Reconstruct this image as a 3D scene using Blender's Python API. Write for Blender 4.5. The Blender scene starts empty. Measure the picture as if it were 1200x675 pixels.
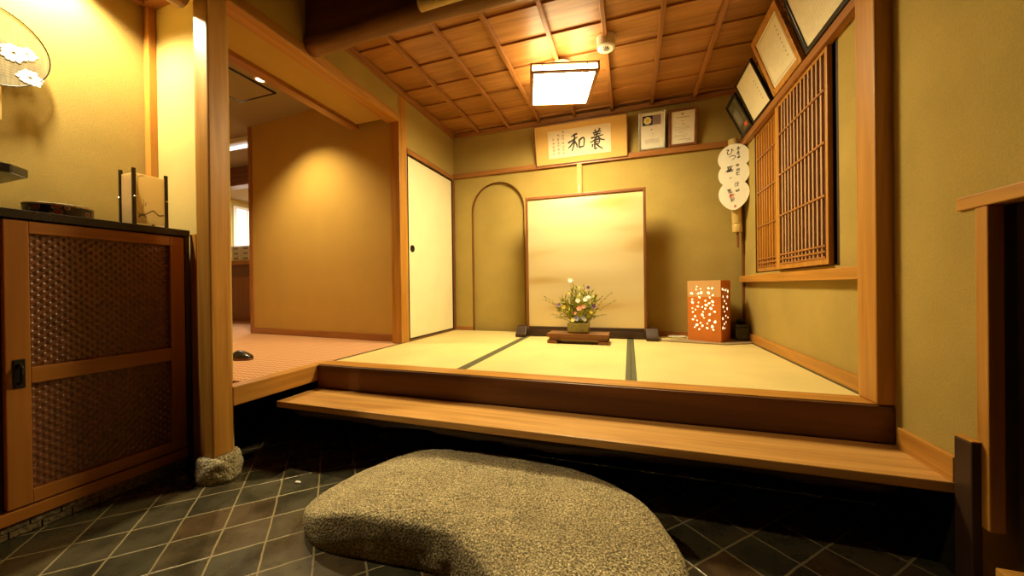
import bpy, bmesh, math, random
from mathutils import Vector, Matrix, noise
PI = math.pi
scene = bpy.context.scene
COL = scene.collection
random.seed(7)

# ------------------------------------------------------------------ materials
def new_mat(name):
    m = bpy.data.materials.new(name); m.use_nodes = True
    nt = m.node_tree; nt.nodes.clear()
    out = nt.nodes.new('ShaderNodeOutputMaterial')
    b = nt.nodes.new('ShaderNodeBsdfPrincipled')
    nt.links.new(b.outputs[0], out.inputs[0])
    return m, nt, b, out

def N(nt, kind, **kw):
    n = nt.nodes.new(kind)
    for k, v in kw.items():
        if k.startswith('i_'):
            n.inputs[k[2:].replace('_', ' ')].default_value = v
        else:
            setattr(n, k, v)
    return n

def ramp(nt, fac, stops):
    r = nt.nodes.new('ShaderNodeValToRGB')
    while len(r.color_ramp.elements) > 1:
        r.color_ramp.elements.remove(r.color_ramp.elements[0])
    r.color_ramp.elements[0].position = stops[0][0]
    r.color_ramp.elements[0].color = (*stops[0][1], 1)
    for p, c in stops[1:]:
        e = r.color_ramp.elements.new(p); e.color = (*c, 1)
    nt.links.new(fac, r.inputs[0])
    return r

def coords(nt, scale=(1, 1, 1), rot=(0, 0, 0), rnd=True):
    tc = nt.nodes.new('ShaderNodeTexCoord')
    src = tc.outputs['Object']
    if rnd:
        oi = nt.nodes.new('ShaderNodeObjectInfo')
        mu = N(nt, 'ShaderNodeMath', operation='MULTIPLY'); mu.inputs[1].default_value = 23.0
        nt.links.new(oi.outputs['Random'], mu.inputs[0])
        ad = N(nt, 'ShaderNodeVectorMath', operation='ADD')
        nt.links.new(src, ad.inputs[0]); nt.links.new(mu.outputs[0], ad.inputs[1])
        src = ad.outputs[0]
    mp = nt.nodes.new('ShaderNodeMapping')
    mp.inputs['Scale'].default_value = scale; mp.inputs['Rotation'].default_value = rot
    nt.links.new(src, mp.inputs[0])
    return mp.outputs[0]

def bump(nt, b, h, strength=.2, dist=.002):
    bn = nt.nodes.new('ShaderNodeBump')
    bn.inputs['Strength'].default_value = strength; bn.inputs['Distance'].default_value = dist
    nt.links.new(h, bn.inputs['Height']); nt.links.new(bn.outputs[0], b.inputs['Normal'])

def wood(name, axis, dark, light, rough=.45, contrast=1., scale=1., spec=.4):
    m, nt, b, o = new_mat(name)
    sc = [22 * scale] * 3; sc['xyz'.index(axis)] = 1.1 * scale
    v = coords(nt, tuple(sc))
    n1 = N(nt, 'ShaderNodeTexNoise'); n1.inputs['Scale'].default_value = 1.6
    n1.inputs['Detail'].default_value = 7; n1.inputs['Distortion'].default_value = .6
    nt.links.new(v, n1.inputs['Vector'])
    mid = tuple((a + c) / 2 for a, c in zip(dark, light))
    w = .22 / contrast
    r = ramp(nt, n1.outputs['Fac'], [(.5 - w, dark), (.5, mid), (.5 + w, light)])
    nt.links.new(r.outputs[0], b.inputs['Base Color'])
    b.inputs['Roughness'].default_value = rough
    b.inputs['Specular IOR Level'].default_value = spec
    bump(nt, b, n1.outputs['Fac'], .12, .001)
    return m

def plain(name, col, rough=.5, metal=0., spec=.5, var=.08, nscale=30, bmp=0.):
    m, nt, b, o = new_mat(name)
    v = coords(nt)
    n1 = N(nt, 'ShaderNodeTexNoise'); n1.inputs['Scale'].default_value = nscale
    n1.inputs['Detail'].default_value = 4
    nt.links.new(v, n1.inputs['Vector'])
    r = ramp(nt, n1.outputs['Fac'], [(.3, tuple(c * (1 - var) for c in col)), (.7, tuple(min(1, c * (1 + var)) for c in col))])
    nt.links.new(r.outputs[0], b.inputs['Base Color'])
    b.inputs['Roughness'].default_value = rough; b.inputs['Metallic'].default_value = metal
    b.inputs['Specular IOR Level'].default_value = spec
    if bmp: bump(nt, b, n1.outputs['Fac'], bmp, .002)
    return m

def plaster(name, col, var=.09):
    m, nt, b, o = new_mat(name)
    v = coords(nt, rnd=False)
    n1 = N(nt, 'ShaderNodeTexNoise'); n1.inputs['Scale'].default_value = 4; n1.inputs['Detail'].default_value = 8
    n2 = N(nt, 'ShaderNodeTexNoise'); n2.inputs['Scale'].default_value = 160; n2.inputs['Detail'].default_value = 4
    nt.links.new(v, n1.inputs['Vector']); nt.links.new(v, n2.inputs['Vector'])
    r = ramp(nt, n1.outputs['Fac'], [(.25, tuple(c * (1 - var) for c in col)), (.75, tuple(c * (1 + var) for c in col))])
    r2 = ramp(nt, n2.outputs['Fac'], [(.3, (.86, .86, .86)), (.6, (1, 1, 1))])
    mx = N(nt, 'ShaderNodeMix', data_type='RGBA', blend_type='MULTIPLY'); mx.inputs[0].default_value = .7
    nt.links.new(r.outputs[0], mx.inputs[6]); nt.links.new(r2.outputs[0], mx.inputs[7])
    nt.links.new(mx.outputs[2], b.inputs['Base Color'])
    b.inputs['Roughness'].default_value = .9; b.inputs['Specular IOR Level'].default_value = .15
    bump(nt, b, n2.outputs['Fac'], .35, .0025)
    return m

def emit(name, col, s):
    m, nt, b, o = new_mat(name)
    b.inputs['Base Color'].default_value = (.8, .75, .6, 1)
    b.inputs['Emission Color'].default_value = (*col, 1); b.inputs['Emission Strength'].default_value = s
    return m

HONEY_D, HONEY_L = (.36, .15, .022), (.57, .275, .05)
M = {}
for a in 'xyz':
    M['honey_' + a] = wood('honey wood ' + a, a, HONEY_D, HONEY_L, .4)
    M['amber_' + a] = wood('amber wood ' + a, a, (.25, .095, .022), (.42, .18, .05), .38)
    M['brown_' + a] = wood('red brown wood ' + a, a, (.13, .045, .014), (.24, .09, .028), .35)
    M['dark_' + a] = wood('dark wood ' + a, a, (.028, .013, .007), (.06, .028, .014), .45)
M['step'] = wood('step board wood', 'x', (.44, .21, .05), (.68, .37, .11), .38)
M['kamachi'] = wood('sill beam wood', 'x', (.075, .026, .007), (.19, .075, .02), .5, 1.3, .3)
M['cabinet'] = wood('cabinet door wood', 'y', (.3, .105, .014), (.44, .17, .026), .38, .8)
M['cabinet_z'] = wood('cabinet door upright wood', 'z', (.3, .105, .014), (.44, .17, .026), .38, .8)
M['wall'] = plaster('ochre sand plaster', (.42, .305, .088))
M['wall_pale'] = plaster('pale sand plaster', (.55, .42, .15))
M['wall_hall'] = plaster('hall ochre wall cloth', (.53, .345, .095), .04)
M['hall_ceiling'] = plaster('hall ceiling paint', (.34, .27, .16), .03)
M['void'] = plain('dark void shade', (.012, .009, .007), .95, spec=.05)  # near-black, puts the shade of the under-floor void into the colour
M['paper'] = plain('white paper', (.82, .78, .66), .75, var=.03)
M['paper_old'] = plain('ivory paper', (.78, .7, .5), .75, var=.04)
M['ink'] = plain('black ink', (.025, .02, .018), .6, var=.2)
M['ink_soft'] = plain('faded ink', (.22, .17, .1), .7, var=.2)
M['red_ink'] = plain('red seal ink', (.6, .1, .06), .6)
M['black'] = plain('black lacquer', (.016, .012, .01), .25, var=.2)
M['black_metal'] = plain('blackened iron', (.02, .017, .014), .4, .6, var=.2)
M['silver'] = plain('brushed silver', (.7, .68, .62), .3, .9, var=.06)
M['plastic'] = plain('ivory plastic', (.75, .7, .58), .45, var=.02)
M['grey_plastic'] = plain('grey plastic', (.2, .18, .15), .5)
M['white'] = plain('white paint', (.8, .8, .78), .5, var=.02)
M['mat_tan'] = plain('plaque mounting cloth', (.66, .42, .12), .8, var=.05, nscale=90)
M['fusuma'] = plain('door paper', (.86, .78, .5), .8, var=.03, nscale=6)
M['border'] = plain('tatami border cloth', (.09, .085, .035), .8, var=.2, nscale=200)
M['blue_grey'] = plain('blue grey', (.3, .36, .48), .6)
M['purple_grey'] = plain('purple grey print', (.3, .24, .3), .6, var=.2, nscale=300)
M['navy'] = plain('dark navy print', (.02, .015, .03), .6)
M['yellow'] = plain('yellow print', (.75, .62, .04), .6)
M['cream_print'] = plain('cream print', (.85, .8, .45), .6)
M['picture'] = plain('olive photograph', (.1, .09, .045), .4, var=.4, nscale=25)
M['shade_tan'] = plain('tan lantern band', (.6, .33, .13), .5, var=.06)
M['shade_orange'] = plain('orange lantern lacquer', (.6, .17, .025), .4, var=.1, nscale=9)
M['vase'] = plain('olive glazed pottery', (.3, .25, .07), .35, var=.2, nscale=40)
M['cord'] = plain('white cord', (.7, .65, .5), .6)
M['board'] = plain('grey brown board', (.33, .25, .14), .6)
M['glow'] = emit('lit paper', (1, .82, .43), 11.0)
M['glow_base'] = emit('brightly lit base paper', (1, .82, .43), 100.0)
M['lantern_glow'] = emit('lit lantern paper', (1, .8, .42), 1.6)
M['downlight'] = emit('downlight lens', (1, .82, .5), 9)
M['daylight'] = emit('window daylight', (.85, .95, 1), 1.1)

def m_floor():
    m, nt, b, o = new_mat('slate floor tiles')
    P = .1517
    tc = nt.nodes.new('ShaderNodeTexCoord')
    mp = nt.nodes.new('ShaderNodeMapping'); mp.vector_type = 'TEXTURE'
    mp.inputs['Location'].default_value = (-1.859, .906, 0); mp.inputs['Rotation'].default_value = (0, 0, math.radians(45))
    mp.inputs['Scale'].default_value = (P, P, 1)
    nt.links.new(tc.outputs['Object'], mp.inputs[0])
    nz = N(nt, 'ShaderNodeTexNoise'); nz.inputs['Scale'].default_value = 14; nt.links.new(tc.outputs['Object'], nz.inputs['Vector'])
    nsc = N(nt, 'ShaderNodeVectorMath', operation='SCALE'); nsc.inputs['Scale'].default_value = .05
    nt.links.new(nz.outputs['Color'], nsc.inputs[0])
    ad0 = N(nt, 'ShaderNodeVectorMath', operation='ADD'); nt.links.new(mp.outputs[0], ad0.inputs[0]); nt.links.new(nsc.outputs[0], ad0.inputs[1])
    fr = N(nt, 'ShaderNodeVectorMath', operation='FRACTION'); nt.links.new(ad0.outputs[0], fr.inputs[0])
    fl = N(nt, 'ShaderNodeVectorMath', operation='FLOOR'); nt.links.new(ad0.outputs[0], fl.inputs[0])
    sx = nt.nodes.new('ShaderNodeSeparateXYZ'); nt.links.new(fr.outputs[0], sx.inputs[0])
    ds = []
    for k in 'XY':
        s = N(nt, 'ShaderNodeMath', operation='SUBTRACT'); nt.links.new(sx.outputs[k], s.inputs[0]); s.inputs[1].default_value = .5
        a = N(nt, 'ShaderNodeMath', operation='ABSOLUTE'); nt.links.new(s.outputs[0], a.inputs[0]); ds.append(a)
    mx = N(nt, 'ShaderNodeMath', operation='MAXIMUM'); nt.links.new(ds[0].outputs[0], mx.inputs[0]); nt.links.new(ds[1].outputs[0], mx.inputs[1])
    g = N(nt, 'ShaderNodeMapRange'); g.inputs['From Min'].default_value = .474; g.inputs['From Max'].default_value = .484
    nt.links.new(mx.outputs[0], g.inputs['Value'])
    wn = nt.nodes.new('ShaderNodeTexWhiteNoise'); nt.links.new(fl.outputs[0], wn.inputs['Vector'])
    r = ramp(nt, wn.outputs['Value'], [(0, (.045, .04, .022)), (.4, (.06, .05, .027)), (.7, (.07, .052, .026)), (1, (.08, .047, .02))])
    n2 = N(nt, 'ShaderNodeTexNoise'); n2.inputs['Scale'].default_value = 9; n2.inputs['Detail'].default_value = 8
    nt.links.new(tc.outputs['Object'], n2.inputs['Vector'])
    r2 = ramp(nt, n2.outputs['Fac'], [(.3, (.55, .55, .55)), (.7, (1.25, 1.2, 1.1))])
    mm = N(nt, 'ShaderNodeMix', data_type='RGBA', blend_type='MULTIPLY'); mm.inputs[0].default_value = 1
    nt.links.new(r.outputs[0], mm.inputs[6]); nt.links.new(r2.outputs[0], mm.inputs[7])
    mg = N(nt, 'ShaderNodeMix', data_type='RGBA'); mg.inputs[7].default_value = (.24, .19, .1, 1)
    nt.links.new(g.outputs[0], mg.inputs[0]); nt.links.new(mm.outputs[2], mg.inputs[6])
    nt.links.new(mg.outputs[2], b.inputs['Base Color'])
    rr = ramp(nt, n2.outputs['Fac'], [(.3, (.2, .2, .2)), (.7, (.36, .36, .36))])
    nt.links.new(rr.outputs[0], b.inputs['Roughness'])
    hs = N(nt, 'ShaderNodeMath', operation='SUBTRACT'); nt.links.new(n2.outputs['Fac'], hs.inputs[0]); nt.links.new(g.outputs[0], hs.inputs[1])
    bump(nt, b, hs.outputs[0], .35, .002)
    return m
M['floor'] = m_floor()

def m_stone(name, c0, c1, c2, sc=1.):
    m, nt, b, o = new_mat(name)
    v = coords(nt, rnd=False)
    n1 = N(nt, 'ShaderNodeTexNoise'); n1.inputs['Scale'].default_value = 190 * sc; n1.inputs['Detail'].default_value = 3; n1.inputs['Roughness'].default_value = .7
    n2 = N(nt, 'ShaderNodeTexNoise'); n2.inputs['Scale'].default_value = 7 * sc; n2.inputs['Detail'].default_value = 6
    n3 = N(nt, 'ShaderNodeTexVoronoi'); n3.inputs['Scale'].default_value = 120 * sc
    for n in (n1, n2, n3): nt.links.new(v, n.inputs['Vector'])
    r = ramp(nt, n1.outputs['Fac'], [(.38, c0), (.5, c1), (.62, c2)])
    r2 = ramp(nt, n2.outputs['Fac'], [(.3, (.78, .75, .68)), (.7, (1.1, 1.08, 1))])
    mm = N(nt, 'ShaderNodeMix', data_type='RGBA', blend_type='MULTIPLY'); mm.inputs[0].default_value = 1
    nt.links.new(r.outputs[0], mm.inputs[6]); nt.links.new(r2.outputs[0], mm.inputs[7])
    nt.links.new(mm.outputs[2], b.inputs['Base Color'])
    b.inputs['Roughness'].default_value = .85
    ad = N(nt, 'ShaderNodeMath', operation='ADD'); nt.links.new(n1.outputs['Fac'], ad.inputs[0]); nt.links.new(n3.outputs['Distance'], ad.inputs[1])
    bump(nt, b, ad.outputs[0], .9, .006)
    return m
M['stone'] = m_stone('granite', (.1, .08, .04), (.38, .305, .16), (.8, .68, .42))
M['stone_pale'] = m_stone('rough footing stone', (.15, .12, .06), (.4, .33, .2), (.65, .56, .36), .7)
M['pebble'] = m_stone('dark pebble', (.03, .03, .028), (.06, .058, .05), (.1, .09, .08), .6)
M['skirt'] = m_stone('tan stone skirting', (.1, .07, .03), (.16, .12, .06), (.22, .17, .09), .4)

def m_tatami():
    m, nt, b, o = new_mat('woven rush')
    tc = nt.nodes.new('ShaderNodeTexCoord'); mp = nt.nodes.new('ShaderNodeMapping')
    nt.links.new(tc.outputs['Object'], mp.inputs[0]); v = mp.outputs[0]
    w1 = N(nt, 'ShaderNodeTexWave', bands_direction='Y'); w1.inputs['Scale'].default_value = 20; w1.inputs['Distortion'].default_value = .3
    w2 = N(nt, 'ShaderNodeTexWave', bands_direction='X'); w2.inputs['Scale'].default_value = 26
    n1 = N(nt, 'ShaderNodeTexNoise'); n1.inputs['Scale'].default_value = 3; n1.inputs['Detail'].default_value = 6
    for n in (w1, w2, n1): nt.links.new(v, n.inputs['Vector'])
    mu = N(nt, 'ShaderNodeMath', operation='MULTIPLY'); nt.links.new(w1.outputs['Fac'], mu.inputs[0]); nt.links.new(w2.outputs['Fac'], mu.inputs[1])
    r = ramp(nt, mu.outputs[0], [(0, (.66, .53, .22)), (.8, (.8, .68, .34))])
    r2 = ramp(nt, n1.outputs['Fac'], [(.3, (.9, .9, .88)), (.7, (1.06, 1.05, 1))])
    mm = N(nt, 'ShaderNodeMix', data_type='RGBA', blend_type='MULTIPLY'); mm.inputs[0].default_value = 1
    nt.links.new(r.outputs[0], mm.inputs[6]); nt.links.new(r2.outputs[0], mm.inputs[7])
    nt.links.new(mm.outputs[2], b.inputs['Base Color'])
    b.inputs['Roughness'].default_value = .55; b.inputs['Specular IOR Level'].default_value = .3
    bump(nt, b, mu.outputs[0], .35, .0015)
    return m
M['tatami'] = m_tatami()

def m_carpet():
    m, nt, b, o = new_mat('checked carpet')
    v = coords(nt, rot=(0, 0, math.radians(45)), rnd=False)
    ch = N(nt, 'ShaderNodeTexChecker'); ch.inputs['Scale'].default_value = 32
    ch.inputs['Color1'].default_value = (.62, .4, .24, 1); ch.inputs['Color2'].default_value = (.5, .22, .1, 1)
    n1 = N(nt, 'ShaderNodeTexNoise'); n1.inputs['Scale'].default_value = 300
    nt.links.new(v, ch.inputs['Vector']); nt.links.new(v, n1.inputs['Vector'])
    nt.links.new(ch.outputs['Color'], b.inputs['Base Color'])
    b.inputs['Roughness'].default_value = .95; b.inputs['Specular IOR Level'].default_value = .1
    bump(nt, b, n1.outputs['Fac'], .5, .003)
    return m
M['carpet'] = m_carpet()

def m_gold():
    m, nt, b, o = new_mat('gold with painted reflections')
    v = coords(nt, (.9, 1, 4.2), rnd=False)
    n1 = N(nt, 'ShaderNodeTexNoise'); n1.inputs['Scale'].default_value = 1.3; n1.inputs['Detail'].default_value = .5
    nt.links.new(v, n1.inputs['Vector'])
    r = ramp(nt, n1.outputs['Fac'], [(.28, (.66, .43, .15)), (.42, (.86, .68, .36)), (.7, (.92, .77, .46))])  # darker stretched streaks stand in for reflections in the gold
    nt.links.new(r.outputs[0], b.inputs['Base Color'])
    b.inputs['Roughness'].default_value = .42; b.inputs['Metallic'].default_value = .5
    return m
M['gold'] = m_gold()

def m_ceiling():
    m, nt, b, o = new_mat('cedar ceiling board')
    v = coords(nt, (1.3, 16, 16), rnd=False)
    n1 = N(nt, 'ShaderNodeTexNoise'); n1.inputs['Scale'].default_value = 1.2; n1.inputs['Detail'].default_value = 7; n1.inputs['Distortion'].default_value = 1.2
    n2 = N(nt, 'ShaderNodeTexNoise'); n2.inputs['Scale'].default_value = .25
    nt.links.new(v, n1.inputs['Vector']); nt.links.new(v, n2.inputs['Vector'])
    r = ramp(nt, n1.outputs['Fac'], [(.25, (.27, .105, .025)), (.5, (.4, .175, .045)), (.75, (.5, .24, .07))])
    r2 = ramp(nt, n2.outputs['Fac'], [(.35, (.75, .72, .65)), (.65, (1.1, 1.1, 1.1))])
    mm = N(nt, 'ShaderNodeMix', data_type='RGBA', blend_type='MULTIPLY'); mm.inputs[0].default_value = 1
    nt.links.new(r.outputs[0], mm.inputs[6]); nt.links.new(r2.outputs[0], mm.inputs[7])
    nt.links.new(mm.outputs[2], b.inputs['Base Color'])
    b.inputs['Roughness'].default_value = .4
    return m
M['ceiling'] = m_ceiling()

def m_bamboo(name, c):
    m, nt, b, o = new_mat(name)
    v = coords(nt, (14, 14, 1.5))
    n1 = N(nt, 'ShaderNodeTexNoise'); n1.inputs['Scale'].default_value = 2
    nt.links.new(v, n1.inputs['Vector'])
    r = ramp(nt, n1.outputs['Fac'], [(.3, tuple(x * .8 for x in c)), (.7, c)])
    nt.links.new(r.outputs[0], b.inputs['Base Color']); b.inputs['Roughness'].default_value = .3
    return m
M['bamboo'] = m_bamboo('pale bamboo', (.66, .47, .17))
M['bamboo_brown'] = m_bamboo('smoked bamboo', (.34, .16, .05))
M['log'] = wood('bark brown log', 'x', (.14, .065, .02), (.34, .16, .05), .5, .8, .6)
M['weave'] = plain('woven cane', (.17, .062, .026), .3, var=.3, nscale=45, spec=.6)

def m_fan():
    m, nt, b, o = new_mat('sheer fan silk')
    v = coords(nt, (60, 60, 6))
    n1 = N(nt, 'ShaderNodeTexNoise'); n1.inputs['Scale'].default_value = 1.5
    nt.links.new(v, n1.inputs['Vector'])
    r = ramp(nt, n1.outputs['Fac'], [(.35, (.17, .145, .07)), (.65, (.3, .25, .13))])
    nt.links.new(r.outputs[0], b.inputs['Base Color']); b.inputs['Roughness'].default_value = .6
    tr = nt.nodes.new('ShaderNodeBsdfTransparent'); mix = nt.nodes.new('ShaderNodeMixShader'); mix.inputs[0].default_value = .3
    nt.links.new(b.outputs[0], mix.inputs[1]); nt.links.new(tr.outputs[0], mix.inputs[2]); nt.links.new(mix.outputs[0], o.inputs[0])
    return m
M['fan_silk'] = m_fan()
def m_lacq():
    m, nt, b, o = new_mat('floral lacquer')
    v = coords(nt, rnd=False)
    n1 = N(nt, 'ShaderNodeTexVoronoi'); n1.inputs['Scale'].default_value = 34
    nt.links.new(v, n1.inputs['Vector'])
    r = ramp(nt, n1.outputs['Distance'], [(0, (.7, .4, .25)), (.18, (.45, .06, .05)), (.36, (.3, .03, .03)), (.42, (.5, .4, .3)), (.46, (.03, .02, .02)), (1, (.02, .015, .02))])
    nt.links.new(r.outputs[0], b.inputs['Base Color']); b.inputs['Roughness'].default_value = .3
    return m
M['lacquer'] = m_lacq()
def m_trans():
    m, nt, b, o = new_mat('translucent paper')
    b.inputs['Base Color'].default_value = (.8, .68, .42, 1); b.inputs['Roughness'].default_value = .8
    t_ = nt.nodes.new('ShaderNodeBsdfTranslucent'); t_.inputs[0].default_value = (.85, .72, .42, 1)
    mix = nt.nodes.new('ShaderNodeMixShader'); mix.inputs[0].default_value = .75
    nt.links.new(b.outputs[0], mix.inputs[1]); nt.links.new(t_.outputs[0], mix.inputs[2]); nt.links.new(mix.outputs[0], o.inputs[0])
    return m
M['translucent'] = m_trans()
LEAF = [plain('leaf green', (.2, .23, .03), .6, var=.3), plain('leaf yellow green', (.42, .38, .06), .6, var=.3), plain('stem olive', (.2, .17, .04), .6)]
PETAL = {'white': (.8, .78, .66), 'purple': (.13, .05, .2), 'pink': (.7, .25, .16), 'yellow': (.75, .55, .08), 'blue': (.25, .28, .45)}
PETAL = {k: plain(k + ' petal', v, .6, var=.08) for k, v in PETAL.items()}

# ------------------------------------------------------------------ geometry helpers
def BM(): return bmesh.new()
def box(bm, x0, x1, y0, y1, z0, z1):
    if x0 > x1: x0, x1 = x1, x0
    if y0 > y1: y0, y1 = y1, y0
    if z0 > z1: z0, z1 = z1, z0
    v = [bm.verts.new(p) for p in ((x0,y0,z0),(x1,y0,z0),(x1,y1,z0),(x0,y1,z0),(x0,y0,z1),(x1,y0,z1),(x1,y1,z1),(x0,y1,z1))]
    for f in ((0,3,2,1),(4,5,6,7),(0,1,5,4),(1,2,6,5),(2,3,7,6),(3,0,4,7)): bm.faces.new([v[i] for i in f])
    return bm
def tube(bm, pts, rad, seg=12, cap=True):
    pts = [Vector(p) for p in pts]
    if not hasattr(rad, '__len__'): rad = [rad] * len(pts)
    rings = []; ref = None
    for i, p in enumerate(pts):
        d = (pts[min(i + 1, len(pts) - 1)] - pts[max(i - 1, 0)]).normalized()
        if ref is None:
            ref = d.orthogonal().normalized()
        ref = (ref - d * ref.dot(d)).normalized(); w = d.cross(ref)
        rings.append([bm.verts.new(p + (ref * math.cos(2*PI*k/seg) + w * math.sin(2*PI*k/seg)) * rad[i]) for k in range(seg)])
    for a, b in zip(rings, rings[1:]):
        for k in range(seg): bm.faces.new((a[k], a[(k+1) % seg], b[(k+1) % seg], b[k]))
    if cap:
        bm.faces.new(rings[0][::-1]); bm.faces.new(rings[-1])
    return bm
def prism(bm, poly, T):
    """poly: 2D outline; T(u, v, w) -> point; extruded w = 0..1"""
    a = [bm.verts.new(T(u, v, 0)) for u, v in poly]; b = [bm.verts.new(T(u, v, 1)) for u, v in poly]
    n = len(poly)
    bm.faces.new(a[::-1]); bm.faces.new(b)
    for i in range(n): bm.faces.new((a[i], a[(i+1) % n], b[(i+1) % n], b[i]))
    return bm
def lathe(bm, prof, c=(0, 0, 0), seg=28, sx=1., sy=1.):
    rings = []
    for r, z in prof:
        rings.append([bm.verts.new((c[0] + r*sx*math.cos(2*PI*k/seg), c[1] + r*sy*math.sin(2*PI*k/seg), c[2] + z)) for k in range(seg)])
    for a, b in zip(rings, rings[1:]):
        for k in range(seg): bm.faces.new((a[k], a[(k+1) % seg], b[(k+1) % seg], b[k]))
    bm.faces.new(rings[0][::-1]); bm.faces.new(rings[-1])
    return bm
def flat(bm, poly, T):
    bm.faces.new([bm.verts.new(T(u, v)) for u, v in poly])
def stroke(bm, pts, w0, w1, T, w=.0006):
    """one brush stroke as a thin slab along a smoothed 2D path"""
    P = [Vector(p) for p in pts]
    if len(P) > 2:
        Q = []
        for i in range(len(P) - 1):
            p0, p1, p2, p3 = P[max(i-1, 0)], P[i], P[i+1], P[min(i+2, len(P)-1)]
            for k in range(5):
                t = k / 5
                Q.append(.5 * ((2*p1) + (p2-p0)*t + (2*p0-5*p1+4*p2-p3)*t*t + (3*p1-p0-3*p2+p3)*t**3))
        Q.append(P[-1]); P = Q
    L, R = [], []
    for i, p in enumerate(P):
        d = (P[min(i+1, len(P)-1)] - P[max(i-1, 0)])
        if d.length < 1e-9: d = Vector((1, 0))
        d.normalize(); n = Vector((-d.y, d.x)); t = i / max(1, len(P) - 1)
        r = (w0 + (w1 - w0) * t) / 2
        L.append(p + n*r); R.append(p - n*r)
    lv = [bm.verts.new(T(q.x, q.y)) for q in L]; rv = [bm.verts.new(T(q.x, q.y)) for q in R]
    for i in range(len(P) - 1): bm.faces.new((lv[i], rv[i], rv[i+1], lv[i+1]))

def obj(name, bm, mat, parent=None, world=True, smooth=False, bevel=0., seg=2):
    if parent is not None and world:
        mw = parent.matrix_basis.copy(); q = parent.parent
        while q is not None: mw = q.matrix_basis @ mw; q = q.parent
        bm.transform(mw.inverted())
    bmesh.ops.recalc_face_normals(bm, faces=bm.faces[:])
    me = bpy.data.meshes.new(name); bm.to_mesh(me); bm.free()
    if isinstance(mat, str): mat = M[mat]
    me.materials.append(mat)
    if smooth:
        for p in me.polygons: p.use_smooth = True
    o = bpy.data.objects.new(name, me); COL.objects.link(o)
    if parent is not None: o.parent = parent
    if bevel:
        md = o.modifiers.new('bevel', 'BEVEL'); md.width = bevel; md.segments = seg; md.limit_method = 'ANGLE'
    return o
def thing(name, label, cat, loc=(0, 0, 0), rotz=0., group=None):
    o = bpy.data.objects.new(name, None); COL.objects.link(o)
    o.location = loc; o.rotation_euler = (0, 0, rotz); o.empty_display_size = .05
    o.matrix_basis = Matrix.Translation(loc) @ Matrix.Rotation(rotz, 4, 'Z')
    o['label'] = label; o['category'] = cat
    if group: o['group'] = group
    return o
def tag(o, label, cat, group=None):
    o['label'] = label; o['category'] = cat
    if group: o['group'] = group
    return o
def struct(name, bm, mat, parent=None, **kw):
    o = obj(name, bm, mat, parent, **kw)
    if parent is None: o['kind'] = 'structure'
    return o
def sbox(name, x0, x1, y0, y1, z0, z1, mat, bevel=.003, parent=None):
    return struct(name, box(BM(), x0, x1, y0, y1, z0, z1), mat, parent, bevel=bevel)

# ------------------------------------------------------------------ main dimensions
X0, XR, YB, YK = -1.80, .92, 3.477, 1.665
ZT, ZC, ZR = .42, 2.53, 2.05

# ------------------------------------------------------------------ setting : entry level
sbox('floor', -2.6, 1.6, -2.6, 3.6, -.1, 0, 'floor', 0)
sbox('wall_genkan_left', -2.62, -2.5, -2.6, 1.37, 0, 2.7, 'wall', 0)
sbox('wall_genkan_end', -2.5, -1.932, 1.25, 1.275, 0, 2.47, 'wall_pale', 0)
sbox('wall_front', -2.62, 1.6, -2.7, -2.6, 0, 2.7, 'dark_z', 0)
sbox('ceiling_genkan', -2.62, 1.6, -2.6, 1.62, 2.62, 2.72, 'dark_x', 0)
sbox('ceiling_alcove', -2.5, -1.93, -2.6, 1.25, 2.47, 2.55, 'amber_y', 0)
sbox('trim_1', -2.5, -2.455, 1.215, 1.25, 0, 2.425, 'honey_z')
sbox('trim_2', -2.5, -1.95, 1.2, 1.25, 2.425, 2.47, 'amber_x')
sbox('trim_3', -2.5, -2.455, -2.6, 1.2, 2.425, 2.47, 'amber_y')
b = BM(); tube(b, [(-1.965, y, 2.27 + .004*math.sin(y*5)) for y in [-2.5 + i*.2 for i in range(19)]], [.07 + .004*math.sin(i*1.7) for i in range(19)], 16)
struct('trim_4', b, M['log'], smooth=True)
sbox('trim_5', -2.1, -2.055, 1.19, 1.25, 0, 1.165, 'honey_z')
sbox('trim_6', -2.054, -2.04, 1.215, 1.25, 0, 1.165, 'brown_z', .001)
sbox('trim_7', -2.039, -1.9, 1.222, 1.25, 0, 1.2, 'honey_z')

# right wall with the lattice window opening and the cupboard opening
b = BM()
WY0, WY1, WZ0, WZ1 = 2.02, 3.16, .96, 2.03
box(b, XR, XR+.14, 1.70, WY0, 0, 2.7); box(b, XR, XR+.14, WY1, YB+.12, 0, 2.7)
box(b, XR, XR+.14, WY0, WY1, 0, WZ0); box(b, XR, XR+.14, WY0, WY1, WZ1, 2.7)
box(b, XR+.10, XR+.14, WY0, WY1, WZ0, WZ1)
struct('wall_right', b, 'wall')
b = BM()
box(b, XR, XR+.14, 1.345, 1.70, 0, 2.7); box(b, XR, XR+.14, .2, 1.345, 1.12, 2.7); box(b, XR, XR+.14, -2.6, .2, 0, 2.7)
box(b, XR+.14, XR+.55, .1, 1.40, -.0, 1.2)
struct('wall_genkan_right', b, 'wall')

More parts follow.
